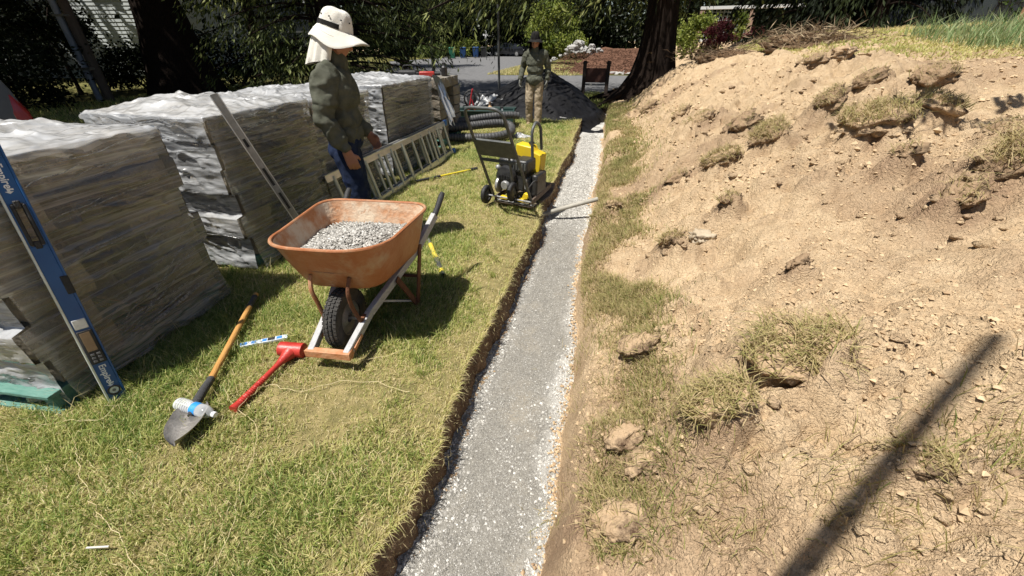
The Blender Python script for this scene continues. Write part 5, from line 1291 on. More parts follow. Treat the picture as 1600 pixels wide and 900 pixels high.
def hand(mb, w, d, palm_n, s, curl=.55, size=1.0, thumb=1):
    """palm, four bent fingers of different length and a thumb; w wrist, d direction, palm_n palm normal, s the thumb side"""
    w = Vector(w); d = Vector(d).normalized(); pn = Vector(palm_n); pn = (pn - d * pn.dot(d)).normalized(); sd = d.cross(pn).normalized() * s
    k = size
    for i in (-1, -.33, .33, 1): mb.cone(w + sd * i * .018 * k, .017 * k, w + d * .085 * k + sd * i * .030 * k, .0135 * k, 10)
    lens = (.062, .078, .084, .074); offs = (-.033, -.011, .011, .032)
    for q, (L_, o_) in enumerate(zip(lens, offs)):
        p = w + d * .088 * k + sd * o_ * k; c = curl * (1.15 - .10 * q); a_ = c * .45
        for j, fr_ in enumerate((.45, .32, .25)):
            nx = p + (d * math.cos(a_) + pn * math.sin(a_)) * L_ * fr_ * k
            mb.cone(p, (.0098 - .001 * j) * k, nx, (.0092 - .001 * j) * k, 8); p = nx; a_ += c * .75
    b = w + d * .030 * k + sd * .024 * k; m_ = b + (d * .62 + sd * .62 + pn * .35).normalized() * .042 * k; e = m_ + (d * .85 + sd * .15 + pn * .45).normalized() * .034 * k
    mb.cone(b, .014 * k, m_, .0112 * k, 8); mb.cone(m_, .0108 * k, e, .009 * k, 8)
def head_shapes(mb, c, M_):
    def P_(x, y, z): return Vector(c) + M_ @ Vector((x, y, z))
    mb.ball(P_(-.012, 0, .035), (.098, .076, .092), 18, 12, M_)
    mb.ball(P_(.030, 0, -.02), (.068, .062, .085), 16, 12, M_)
    mb.ball(P_(.062, 0, -.082), (.030, .032, .026), 12, 8, M_)
    for s in (-1, 1):
        mb.cone(P_(.035, s * .048, -.075), .020, P_(-.015, s * .058, -.03), .022, 10)
        mb.ball(P_(.068, s * .034, -.022), (.022, .022, .018), 10, 8, M_)
        mb.ball(P_(-.012, s * .076, -.012), (.016, .008, .028), 10, 8, M_)
        mb.ball(P_(.082, s * .028, .022), (.016, .024, .008), 10, 8, M_)
    mb.cone(P_(.088, 0, .010), .009, P_(.112, 0, -.030), .014, 10)
    for s in (-1, 1): mb.ball(P_(.100, s * .012, -.034), (.011, .009, .008), 8, 6, M_)
    mb.ball(P_(.088, 0, -.056), (.014, .024, .006), 10, 8, M_); mb.ball(P_(.086, 0, -.066), (.014, .021, .007), 10, 8, M_)
def eyes(parent, c, M_):
    for s in (-1, 1):
        e = Vector(c) + M_ @ Vector((.078, s * .031, .006))
        ey = MB().ball(e, .0125, 12, 8).build('eye', M_eye, parent, smooth=True); MB().ball(e + M_ @ Vector((.0085, 0, -.001)), .0062, 10, 8).build('iris', M_iris, parent, smooth=True)
def torso(mb, base, top, lean, wid=1.0):
    """chest, belly and shoulders between hip height and neck"""
    mb.ball((lean * .2, 0, base + .06), (.115 * wid, .165 * wid, .12), 18, 12)
    mb.ball((lean * .45, 0, base + .20), (.120 * wid, .168 * wid, .15), 18, 12)
    mb.ball((lean * .75, 0, top - .17), (.120 * wid, .185 * wid, .16), 18, 12)
    mb.ball((lean * .92, 0, top - .07), (.095 * wid, .165 * wid, .08), 18, 12)

# ---- the man in the white hat
p1 = thing('person', 'man in white sun hat, grey green shirt and jeans standing behind the wheelbarrow', 'person', (-2.03, 2.96, 0), R(27))
HM = Matrix.Rotation(R(24), 3, 'Y'); HC = Vector((.075, 0, 1.625))
RS_, RE, RW = Vector((-.03, -.185, 1.40)), Vector((-.085, -.235, 1.12)), Vector((.02, -.235, .885))
LS_, LE, LW = Vector((.01, .185, 1.40)), Vector((.0, .24, 1.13)), Vector((.17, .15, .945))
b = MB(); head_shapes(b, HC, HM)
b.cone((.0, 0, 1.40), .068, (.045, 0, 1.56), .058); b.ball((.0, 0, 1.36), (.08, .13, .08)); b.cone((0, 0, 1.0), .09, (0, 0, 1.35), .10)
for a_, e_, w_ in ((RS_, RE, RW), (LS_, LE, LW)): b.cone(a_, .045, e_, .036); b.cone(e_, .036, w_, .026)
for s in (-1, 1): b.cone((0, s * .09, .95), .075, (.02, s * .095, .50), .05); b.cone((.02, s * .095, .50), .05, (-.01, s * .10, .10), .035)
hand(b, RW + Vector((.0, 0, .0)), (.26, .10, -1), (-.15, 1, .1), 1, .75, 1.06); hand(b, LW, (.5, -.25, -.8), (-.2, -1, -.2), -1, .8, 1.0)
body = organic(b, 'body', M_skin, p1, .0062, 3); eyes(body, HC, HM)
sh = MB(); torso(sh, .93, 1.43, .03, 1.0)
for a_, e_, w_, r0 in ((RS_, RE, RW, .074), (LS_, LE, LW, .07)):
    sh.cone(a_ + Vector((0, .035 if a_.y < 0 else -.035, .0)), r0, e_.lerp(a_, .45), r0 * .92); sh.cone(a_, r0 * .82, e_, .053); sh.cone(e_, .052, w_.lerp(e_, .14), .037)
sh.cone((.012, 0, 1.40), .085, (.035, 0, 1.475), .066)
shirt = organic(sh, 'shirt', M_shirt, p1, .010, 4, .030, (9, 9, 7), 31)
# short outer sleeve hem of the polo worn over a long sleeved top
for a_, e_ in ((RS_, RE), (LS_, LE)):
    m_ = a_.lerp(e_, .62); dd = (e_ - a_).normalized()
    MB().tube([m_ - dd * .11, m_ - dd * .03, m_, m_ + dd * .002], [.074, .071, .070, .060], 18).build('sleeve_hem', M_shirt, shirt, smooth=True)
cl = MB().tube([(.0, .075, 1.455), (.055, .06, 1.445), (.085, .0, 1.425), (.055, -.06, 1.445), (.0, -.075, 1.455), (-.04, -.05, 1.475), (-.05, 0, 1.48), (-.04, .05, 1.475), (.0, .075, 1.455)], .019, 8, cap=False).build('collar', M_dark, shirt, smooth=True)
tr = MB(); tr.ball((0, 0, .93), (.125, .172, .10), 18, 12); tr.ball((-.03, 0, .86), (.115, .16, .09), 18, 12)
for s in (-1, 1): tr.cone((-.01, s * .088, .86), .098, (.025, s * .098, .49), .074); tr.cone((.025, s * .098, .49), .073, (-.005, s * .102, .09), .064)
organic(tr, 'trousers', M_jean, p1, .010, 4, .009, (12, 12, 7), 33)
bt_ = MB()
for s in (-1, 1): bt_.cone((-.03, s * .105, .06), .05, (-.01, s * .102, .13), .05); bt_.cone((-.04, s * .105, .045), .045, (.15, s * .115, .035), .036)
organic(bt_, 'boots', M_boot, p1, .008, 3)
# hat: crown, wide drooping brim, flap down the neck, dark mesh band
hat_M = Matrix.Translation(HC) @ Matrix.Rotation(R(18), 4, 'Y')
def hring(f, n=48):
    return [f(2 * math.pi * i / n) for i in range(n)]
def crown_pt(t):
    def f(a):
        r = (1 - .12 * t) * math.cos(t * math.pi / 2 * .98) ** .40; w = 1 + .025 * math.sin(a * 5 + t * 4) + .02 * math.sin(a * 9 - t * 6)
        return hat_M @ Vector((-.008 + .116 * r * w * math.cos(a), .096 * r * w * math.sin(a), .045 + .128 * math.sin(t * math.pi / 2) + .006 * math.sin(a * 3 + 2)))
    return f
hat = MB().loft([hring(crown_pt(t)) for t in np.linspace(0, 1, 12)], cap0=False).build('hat', M_hat, p1, smooth=True, angle=70)
def brim_pt(t):
    def f(a):
        fr_ = .5 + .5 * math.cos(a); wd_ = .050 + .070 * fr_; dr = (.040 + .035 * (1 - fr_)) * t ** 1.2 + .008 * math.sin(a * 4 + 1) * t
        dr += (.036 + .012 * math.sin(a * 3)) * math.sin(a) ** 2 * t
        dr -= .016 * t * (fr_ > .8) * math.sin((fr_ - .8) * 8)
        return hat_M @ Vector((-.008 + (.116 + wd_ * t) * math.cos(a), (.096 + wd_ * t * .95) * math.sin(a), .050 - dr))
    return f
tt = np.linspace(0, 1, 10); lo2 = [hring(brim_pt(t)) for t in tt]; low = [[v - Vector((0, 0, .004)) for v in r] for r in reversed(lo2)]
MB().loft(lo2 + low, cap0=False, cap1=False).build('brim', M_hat, hat, smooth=True, angle=70)
def flap_row(t):
    out = []
    for i in range(29):
        a = R(88) + R(184) * i / 28
        v = brim_pt(.45)(a) if t == 0 else brim_pt(.45)(a)
        back = .5 - .5 * math.cos(a)
        f = .012 * math.sin(i * 1.7 + 1) * t
        v = v + Vector((-.065 * t * back - .02 * t, 0, -.235 * t * (.25 + .75 * back) + .004)) + (hat_M.to_3x3() @ Vector((math.cos(a), math.sin(a), 0))) * (.012 * t + f)
        out.append(v)
    return out
fr1 = [flap_row(t) for t in np.linspace(0, 1, 10)]
rows_ = [r + [v * 1 + Vector((.004, 0, 0)) for v in reversed(r)] for r in fr1]
MB().loft(rows_).build('neck_flap', M_hat, hat, smooth=True, angle=70)
bd = [[hat_M @ Vector((-.008 + (.1185 * sc) * math.cos(a), (.0985 * sc) * math.sin(a), z)) for a in [R(95) + R(190) * i / 30 for i in range(31)]] for sc, z in ((1.0, .055), (.985, .085))]
mb = MB(); mb.loft([x + [v * .999 + Vector((.002, 0, 0)) for v in reversed(x)] for x in bd]); mb.build('mesh_band', M_dark, hat, smooth=True)
for a in (.6, 1.2, -.6, -1.2, -1.9, -2.5):
    v = hat_M @ Vector((-.008 + .111 * math.cos(a), .092 * math.sin(a), .115)); MB().ball(v, (.0055, .0055, .0055), 8, 6).build('eyelet', M_dark, hat, smooth=True)

# ---- the worker walking toward the camera
p2 = thing('person', 'worker in dark hat, grey green shirt and khaki trousers with painted light dapples walking toward the camera', 'person', (-1.62, 9.45, 0), R(-96))
HM = Matrix.Rotation(R(10), 3, 'Y'); HC = Vector((.05, 0, 1.60))
RS_, RE, RW = Vector((.0, -.185, 1.385)), Vector((-.04, -.285, 1.13)), Vector((.075, -.30, .93))
LS_, LE, LW = Vector((.0, .185, 1.385)), Vector((-.07, .27, 1.13)), Vector((-.02, .26, .90))
b = MB(); head_shapes(b, HC, HM); b.cone((.0, 0, 1.38), .066, (.03, 0, 1.54), .057); b.cone((0, 0, 1.0), .09, (0, 0, 1.33), .10)
RH, RK, RA = Vector((0, -.09, .92)), Vector((.07, -.10, .50)), Vector((-.02, -.105, .10)); LH, LK, LA = Vector((0, .09, .92)), Vector((.02, .10, .50)), Vector((.03, .105, .10))
for a_, e_, w_ in ((RS_, RE, RW), (LS_, LE, LW)): b.cone(a_, .045, e_, .036); b.cone(e_, .036, w_, .027)
for a_, e_, w_ in ((RH, RK, RA), (LH, LK, LA)): b.cone(a_, .07, e_, .048); b.cone(e_, .048, w_, .034)
body = organic(b, 'body', M_skin, p2, .008, 3); eyes(body, HC, HM)
g = MB(); hand(g, RW, (.25, -.02, -1), (.2, 1, 0), 1, .6, 1.12); g.cone(RW - Vector((.02, 0, -.05)), .036, RW, .034); organic(g, 'glove', M_glove, p2, .006, 2)
g = MB(); hand(g, LW, (.1, .0, -1), (.2, -1, 0), -1, .6, 1.12); g.cone(LW - Vector((.0, 0, -.05)), .036, LW, .034); organic(g, 'glove', M_glove, p2, .006, 2)
sh = MB(); torso(sh, .90, 1.415, .01, 1.0); sh.ball((.01, 0, .90), (.138, .19, .11))
for a_, e_, w_ in ((RS_, RE, RW), (LS_, LE, LW)): sh.cone(a_ + Vector((0, .04 if a_.y < 0 else -.04, 0)), .078, e_.lerp(a_, .5), .068); sh.cone(a_, .066, e_, .055); sh.cone(e_, .054, w_, .041)
sh.cone((.012, 0, 1.39), .085, (.03, 0, 1.455), .066)
shirt = organic(sh, 'shirt', M_shirt, p2, .011, 4, .020, (10, 10, 7), 41)
M_logo = mat('faded_white_print', (.42, .43, .40), (.12, .13, .11), 60, .9, lo=.48, hi=.56)
lg_ = MB(); lg_.prism([(.045, 1.262), (.135, 1.262), (.122, 1.278), (.100, 1.284), (.092, 1.304), (.080, 1.284), (.058, 1.276)], .0, .004, Matrix(((0, 0, 1, .124), (1, 0, 0, 0), (0, 1, 0, 0), (0, 0, 0, 1)))); lg_.build('chest_print', M_logo, shirt)
tr = MB(); tr.ball((0, 0, .92), (.12, .17, .10), 18, 12)
for a_, e_, w_ in ((RH, RK, RA), (LH, LK, LA)): tr.cone(a_ - Vector((0, 0, .05)), .098, e_, .078); tr.cone(e_, .077, w_ - Vector((0, 0, .02)), .072)
organic(tr, 'trousers', M_khaki, p2, .011, 3, .013, (10, 10, 8), 43)
bt_ = MB()
for a_ in (RA, LA): bt_.cone(a_ + Vector((-.02, 0, -.05)), .052, a_ + Vector((0, 0, .03)), .05); bt_.cone(a_ + Vector((-.03, 0, -.062)), .040, a_ + Vector((.15, .005, -.068)), .034)
organic(bt_, 'boots', M_boot, p2, .009, 3)
hat_M = Matrix.Translation(HC) @ Matrix.Rotation(R(8), 4, 'Y')
hat = MB().loft([hring(crown_pt(t)) for t in np.linspace(0, 1, 10)], cap0=False).build('hat', M_dark, p2, smooth=True)
tt = np.linspace(0, .8, 7); lo2 = [hring(brim_pt(t)) for t in tt]; low = [[v - Vector((0, 0, .004)) for v in r] for r in reversed(lo2)]
MB().loft(lo2 + low, cap0=False, cap1=False).build('brim', M_dark, hat, smooth=True)
fr1 = [flap_row(t * .85) for t in np.linspace(0, 1, 8)]
MB().loft([r + [v + Vector((.004, 0, 0)) for v in reversed(r)] for r in fr1]).build('neck_flap', M_dark, hat, smooth=True)
# ================================================================== TREES
M_cedar = leafmat('cedar_foliage', [(.022, .032, .010), (.055, .075, .020), (.15, .18, .048), (.33, .35, .12)], .35, .55, .25)  # top ramp colour raised so scattered sprays look sunlit
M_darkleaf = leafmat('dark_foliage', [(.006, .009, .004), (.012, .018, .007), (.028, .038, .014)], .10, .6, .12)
M_midleaf = leafmat('garden_foliage', [(.03, .05, .012), (.06, .095, .022), (.11, .155, .035), (.19, .22, .06)], .35, .5, .3)
M_limeleaf = leafmat('lime_foliage', [(.08, .12, .02), (.17, .22, .035), (.28, .32, .06), (.36, .38, .12)], .4, .5, .3)
M_redleaf = leafmat('red_foliage', [(.05, .010, .014), (.11, .022, .028), (.18, .045, .045)], .3, .5, .3)
def conifer_mesh(h, r, zb, levels, seed, droop=.42, leaf=(.14, .30, .045), nleaf=70, reach=None):
    g = np.random.default_rng(seed); P, D, L, W, RN = [], [], [], [], []; limbs = MB()
    for i in range(levels):
        f = (i + g.uniform(0, .9)) / levels; z = zb + (h - zb) * f
        a = g.uniform(0, 6.283); Lb_ = (r * (1 - f) ** .75 if reach is None else r * reach(z, a)) * g.uniform(.7, 1.1) + .3
        out = np.array([math.cos(a), math.sin(a), 0]); sd = np.array([-math.sin(a), math.cos(a), 0])
        def bp(t): return np.array([0, 0, z]) + out * Lb_ * t[:, None] + np.array([0, 0, 1.0]) * (Lb_ * (.16 * t - droop * t * t))[:, None]
        tb_ = np.linspace(0, .95, 5); limbs.tube([tuple(p) for p in bp(tb_)], [max(.012, .035 * Lb_ * .35 * (1 - .85 * q)) for q in tb_], 5)
        n = int(nleaf * (.5 + Lb_ / r)); t = g.uniform(.16, 1.0, n) ** .8
        sp = g.normal(0, .21 * Lb_, n) * (1.15 - t) + g.normal(0, .05, n)
        hang = np.abs(g.normal(0, .16 + .06 * Lb_, n))
        p = bp(t) + sd * sp[:, None]; p[:, 2] -= hang + .12 * np.abs(sp)
        d = out * .55 + sd * np.sign(sp)[:, None] * g.uniform(.1, .7, (n, 1)) + np.stack([g.normal(0, .25, n), g.normal(0, .25, n), -g.uniform(.35, 1.3, n)], 1)
        P.append(p); D.append(d); L.append(g.uniform(leaf[0], leaf[1], n)); W.append(leaf[2] * g.uniform(.7, 1.5, n)); RN.append(np.clip(g.normal(.42 + .25 * g.normal(), .2, n), 0, 1))
    return (np.concatenate(P), np.concatenate(D), np.concatenate(L), np.concatenate(W), np.concatenate(RN)), limbs
def broad_mesh(rx, rz, zc, clumps, per, leaf, seed, lowcut=-1):
    g = np.random.default_rng(seed); P, RN = [], []
    for i in range(clumps):
        v = g.normal(size=3); v /= np.linalg.norm(v); q = g.uniform(.45, 1) ** .5; c = v * q * np.array([rx, rx, rz]) + np.array([0, 0, zc]); s = rx * g.uniform(.13, .26)
        if v[2] < lowcut: continue
        P.append(c + g.normal(0, s, (per, 3)) * np.array([1, 1, .7])); RN.append(np.clip(g.normal(.45 + .22 * g.normal(), .18, per), 0, 1))
    P = np.concatenate(P); n = len(P); D = g.normal(size=(n, 3)) + np.array([0, 0, -.3])
    return P, D, g.uniform(.7, 1.3, n) * leaf, g.uniform(.45, .75, n) * leaf, np.concatenate(RN)
def trunk_mb(h, r, flare=1.6, lean=(0, 0), n=12, seed=0):
    g = np.random.default_rng(seed); pts, rr = [], []
    for i in range(14):
        t = i / 13; pts.append((lean[0] * t + .04 * g.normal() * t, lean[1] * t + .04 * g.normal() * t, h * t)); rr.append(r * (1 - .8 * t) * (1 + (flare - 1) * math.exp(-h * t / (r * 2.2))))
    return MB().tube(pts, rr, n)
def crown(name, data, m, parent):
    V, F, rn = leafset(*data); return npmesh(name, V, F, m, parent, False, rn)
def conifer(label, loc, h, r, zb, levels, seed, m, tr, group=None, **k):
    t = thing('conifer_tree', label, 'tree', loc, 0, group); data, limbs = conifer_mesh(h, r, zb, levels, seed, **k)
    tk = trunk_mb(h * .97, tr, seed=seed); tk.add(limbs.v, limbs.f); tk.build('trunk', M_bark, t, smooth=True); crown('crown', data, m, t); return t
def broadleaf(label, loc, rx, rz, zc, clumps, per, leaf, seed, m, tr, group=None, name='broadleaf_tree'):
    t = thing(name, label, 'tree', loc, 0, group); tk = trunk_mb(zc + rz * .5, tr, seed=seed); g = np.random.default_rng(seed)
    for i in range(9):
        a = g.uniform(0, 6.28); z0 = zc * g.uniform(.45, .95); tk.tube([(0, 0, z0), (rx * .35 * math.cos(a), rx * .35 * math.sin(a), z0 + rz * .25), (rx * .8 * math.cos(a), rx * .8 * math.sin(a), z0 + rz * .5)], [tr * .45, tr * .28, tr * .1], 6)
    tk.build('trunk', M_bark, t, smooth=True); crown('crown', broad_mesh(rx, rz, zc, clumps, per, leaf, seed), m, t); return t
def shrub(name, label, cat, loc, rx, rz, clumps, per, leaf, seed, m, group=None):
    t = thing(name, label, cat, loc, 0, group); g = np.random.default_rng(seed); st = MB()
    for i in range(7): a = g.uniform(0, 6.28); st.tube([(.05 * math.cos(a), .05 * math.sin(a), -.05), (rx * .5 * math.cos(a), rx * .5 * math.sin(a), rz * 1.1)], [.03 * rx + .008, .008], 5)
    st.build('stem', M_bark, t); crown('foliage', broad_mesh(rx, rz, rz * .95, clumps, per, leaf, seed, -.8), m, t); return t

# big cedar at the end of the trench, with its spreading root flare
tc_ = thing('cedar_tree', 'large dark cedar with a flared rooted trunk standing at the end of the dirt mound', 'tree', (1.22, 13.9, .35))
tk = MB(); pts, rings_ = [], []
for i in range(22):
    t = i / 21; z = -.6 + 14.6 * t ** 1.35; ring = []
    for k in range(36):
        a = 2 * math.pi * k / 36; fl = math.exp(-max(z + .3, 0) / .55)
        r_ = .50 * (1 - .75 * t) + fl * (.30 + .34 * max(0, math.cos(a * 5 + .6)) ** 2 + (.75 * max(0, math.cos(a - 3.3)) ** 3)) + .025 * math.sin(a * 11) + .02 * math.sin(a * 7 + z)
        ring.append(Vector((r_ * math.cos(a) - .045 * z, r_ * math.sin(a), z)))
    rings_.append(ring)
tk.loft(rings_)
for i in range(9):
    a = R(150) + R(170) * i / 8; L_ = 1.2 + .8 * math.sin(i * 2.3)
    tk.tube([(.5 * math.cos(a), .5 * math.sin(a), .25), (1.0 * math.cos(a), 1.0 * math.sin(a), -.02 - .1 * (i % 3)), ((1.0 + L_) * math.cos(a + .15), (1 + L_) * math.sin(a + .15), -.38 - .1 * (i % 2))], [.13, .075, .02], 7)
def cedar_reach(z, a):
    toward = .36 + .64 * sstep(-.55, .5, -math.cos(a) + .15 * math.sin(a)) if math.sin(a) < .45 else .75
    return toward * (1 if z < 9 else max(.1, (15.5 - z) / 6.5))
data, limbs = conifer_mesh(15, 6.4, 3.2, 130, 5, nleaf=105, droop=.36, leaf=(.13, .28, .045), reach=cedar_reach)
tk.add(limbs.v, limbs.f)
def bough_reach(z, a): return .25 + .75 * sstep(-.2, .55, -math.cos(a)) * (1 if math.sin(a) > -.75 else .4)
d2, limbs = conifer_mesh(5.0, 7.2, 2.75, 60, 6, nleaf=120, droop=.33, leaf=(.13, .28, .045), reach=bough_reach)
tk.add(limbs.v, limbs.f); data = tuple(np.concatenate([p_, q_]) for p_, q_ in zip(data, d2))
tk.build('trunk', M_bark, tc_, smooth=True); crown('crown', data, M_cedar, tc_)
# drooping cedar between the road and the stacks' far end
conifer('drooping cedar with yellow green sprays by the road, behind the man in the white hat', (-8.9, 13.2, 0), 17, 6.6, .55, 230, 9, M_cedar, .26, nleaf=190, droop=.30, leaf=(.12, .24, .040), reach=lambda z, a: (.42 + .06 * z if z < 4 else .95 + .05 * math.sin(z)) * (1 if z < 10 else max(.1, (17.4 - z) / 7.4)) * (.5 if z > 4 and math.cos(a - 3.93) > .35 else 1))
conifer('cedar with hanging branches beyond the side street, left of the bins', (-14.8, 30.5, 0), 14, 4.6, 2.6, 80, 12, M_cedar, .25, nleaf=110, droop=.36, leaf=(.15, .32, .06))
# big street trees on the left
G_L = 'dark trees along the left side of the road'
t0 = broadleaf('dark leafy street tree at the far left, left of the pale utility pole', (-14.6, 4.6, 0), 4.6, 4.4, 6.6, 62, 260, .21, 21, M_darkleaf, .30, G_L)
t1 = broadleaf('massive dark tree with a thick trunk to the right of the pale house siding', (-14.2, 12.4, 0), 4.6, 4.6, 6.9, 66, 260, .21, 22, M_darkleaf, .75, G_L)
t2 = copy_tree(t0); t2.location = (-17.6, 20.0, 0); t2.rotation_euler = (0, 0, 2.2); t2.scale = (.9, .9, 1.6); t2['label'] = 'dark tree in front of the grey house with white window frames'
t5 = copy_tree(t0); t5.location = (-19.0, 6.5, 0); t5.scale = (1.1, 1.1, 1.1); t5.rotation_euler = (0, 0, 5.1); t5['label'] = 'dark tree added to shade the verge, left of the pale house'  # extra copy added sunward of the verge to keep it in shade
broadleaf('slender dark young tree beside the utility pole, left of the pale house siding', (-17.9, 11.6, 0), 1.0, 2.0, 2.5, 34, 120, .13, 71, M_darkleaf, .06, G_L)
t3 = copy_tree(t1); t3.location = (-14.0, -2.0, 0); t3.rotation_euler = (0, 0, 1.2); t3['label'] = 'dark street tree beyond the left edge of the picture'
t4 = copy_tree(t0); t4.location = (-19.5, 27.5, 0); t4.rotation_euler = (0, 0, 4.2); t4.scale = (.9, .9, 1.6); t4['label'] = 'dark tree above the clipped hedge, left of the man in the white hat'
# trees closing the view
G_B = 'trees closing the view beyond the street'
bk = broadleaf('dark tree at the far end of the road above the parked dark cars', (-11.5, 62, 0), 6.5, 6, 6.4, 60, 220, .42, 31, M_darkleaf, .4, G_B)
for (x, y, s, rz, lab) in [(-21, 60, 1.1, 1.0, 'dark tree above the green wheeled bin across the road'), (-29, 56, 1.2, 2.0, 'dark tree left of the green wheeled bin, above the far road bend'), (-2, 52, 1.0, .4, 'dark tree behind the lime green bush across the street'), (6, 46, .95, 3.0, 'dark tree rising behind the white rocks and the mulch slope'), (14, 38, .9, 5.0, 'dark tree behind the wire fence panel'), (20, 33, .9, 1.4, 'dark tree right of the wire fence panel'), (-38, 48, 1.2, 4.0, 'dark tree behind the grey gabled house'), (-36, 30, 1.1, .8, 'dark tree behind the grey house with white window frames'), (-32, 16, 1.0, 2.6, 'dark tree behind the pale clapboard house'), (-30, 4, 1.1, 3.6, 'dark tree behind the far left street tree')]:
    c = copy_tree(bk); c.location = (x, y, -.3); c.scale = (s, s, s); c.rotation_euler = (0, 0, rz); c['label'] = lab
# dark conifers behind the raised turf, right
G_R = 'dark conifers behind the raised turf'
rc = conifer('dense dark conifer right behind the crest of the dirt mound', (5.2, 15.6, 1.0), 11, 3.4, .35, 120, 44, M_darkleaf, .3, G_R, nleaf=130, droop=.30, leaf=(.16, .32, .07))
rc.scale = (.62, .62, 1.0); rc.location = (5.6, 16.2, 1.0)
for (x, y, s, rz, lab) in [(6.9, 15.0, .62, 1.0, 'dense dark conifer left of the dark car, behind the yellow turf'), (8.0, 17.6, .72, 3.1, 'dark conifer just left of the dark car behind the turf'), (16.0, 24.5, 1.1, 4.4, 'dark conifer far behind the lattice panel at the right edge'), (12.6, 24, 1.2, .5, 'dark conifer behind the leafy bush above the dark car')]:
    c = copy_tree(rc); c.location = (x, y, 1.2); c.scale = (s, s, max(s, .9)); c.rotation_euler = (0, 0, rz); c['label'] = lab
# an unbroken wood far off
g = np.random.default_rng(5); n = 30000; a = g.uniform(R(-75), R(72), n); rr = g.uniform(84, 96, n); z = 13 * g.uniform(0, 1, n) ** 1.1
V, F, rn = leafset(np.stack([np.sin(a) * rr, np.cos(a) * rr, z], 1), g.normal(size=(n, 3)), g.uniform(.7, 1.5, n), g.uniform(.5, .9, n), g.uniform(0, .8, n))
o = npmesh('distant_woods', V, F, M_darkleaf, None, False, rn); tag(o, 'dark wood closing off the view far beyond the houses', 'woods', kind='stuff')
# shrubs and hedges
shrub('garden_bush', 'dark bush with pale lit leaves at the far left edge of the verge', 'bush', (-13.6, 4.7, 0), 1.3, 1.1, 40, 130, .09, 51, M_cedar)
shrub('garden_bush', 'low dark bush beside the foot of the utility pole', 'bush', (-15.6, 8.4, 0), 1.4, .9, 40, 120, .11, 52, M_darkleaf)
shrub('garden_bush', 'dark bush under the slit of pale house siding', 'bush', (-17.0, 13.4, 0), 1.4, .75, 40, 120, .12, 53, M_darkleaf)
shrub('garden_bush', 'wide dark bush at the foot of the massive dark tree', 'bush', (-15.0, 15.4, 0), 2.0, .95, 46, 130, .13, 54, M_darkleaf)
shrub('garden_bush', 'dark rounded bush in front of the clipped hedge', 'bush', (-16.8, 21.4, 0), 1.3, .85, 40, 120, .12, 55, M_darkleaf)
shrub('lime_bush', 'tall yellow green bush across the street, above the second worker', 'bush', (-5.2, 37.5, .3), 1.7, 2.1, 56, 110, .22, 56, M_limeleaf)
shrub('lime_bush', 'smaller yellow green bush to the left of the white rocks', 'bush', (-3.3, 36.0, .6), 1.0, .8, 36, 90, .17, 57, M_limeleaf)
shrub('yellow_weeds', 'yellowish weeds and bush between the green and blue bins', 'weeds', (-17.6, 53.5, 0), 1.3, .9, 30, 80, .2, 58, M_limeleaf)
shrub('roadside_weeds', 'green weeds along the far kerb left of the green bin', 'weeds', (-20.6, 50.2, 0), 1.8, .6, 36, 80, .2, 59, M_midleaf)
shrub('lime_bush', 'yellow green bush beside the cedar trunk in front of the wire fence', 'bush', (3.2, 20.5, 1.0), .8, .75, 40, 100, .13, 60, M_limeleaf)
shrub('red_shrub', 'dark red shrub in front of the wire fence panel', 'shrub', (3.85, 19.6, 1.45), .50, .42, 36, 110, .07, 61, M_redleaf)
shrub('red_shrub', 'small red shrub to the right of the wire fence post', 'shrub', (5.3, 20.0, 1.45), .40, .34, 26, 80, .07, 62, M_redleaf)
shrub('lime_bush', 'thin yellow green climber growing beside the wire fence post', 'bush', (4.75, 20.9, 1.45), .36, .62, 26, 70, .09, 63, M_limeleaf)
shrub('garden_bush', 'lit leafy bush in front of the lattice panel at the right edge', 'bush', (9.4, 14.2, 1.5), .7, .7, 36, 90, .11, 64, M_midleaf)
shrub('garden_bush', 'leafy bush behind the dark car roof at the right', 'bush', (11.3, 18.4, 1.6), 1.3, 1.1, 40, 90, .14, 65, M_limeleaf)
hd = thing('clipped_hedge', 'clipped hedge with a sunlit flat top in front of the grey gabled house', 'hedge', (-20.9, 27.0, 0), R(20))
g = np.random.default_rng(8); n = 9000; P = np.stack([g.uniform(-2.4, 2.4, n), g.uniform(-.6, .6, n), g.uniform(0, 1.1, n)], 1)
k = g.integers(0, 3, n); P[k == 0, 2] = 1.1 + g.normal(0, .02, (k == 0).sum()); P[k == 1, 1] = -.6 + g.normal(0, .03, (k == 1).sum())
V, F, rn = leafset(P, g.normal(size=(n, 3)), g.uniform(.07, .13, n), g.uniform(.05, .08, n), np.clip(g.normal(.6, .25, n), 0, 1)); npmesh('foliage', V, F, M_midleaf, hd, False, rn)
MB().box((-2.35, -.52, 0), (2.35, .52, 1.03)).build('branch_core', M_bark, hd)

M_brush = leafmat('dry_root_brush', [(.07, .045, .03), (.17, .12, .075), (.34, .26, .17), (.46, .37, .24)], .1, .9, .1)
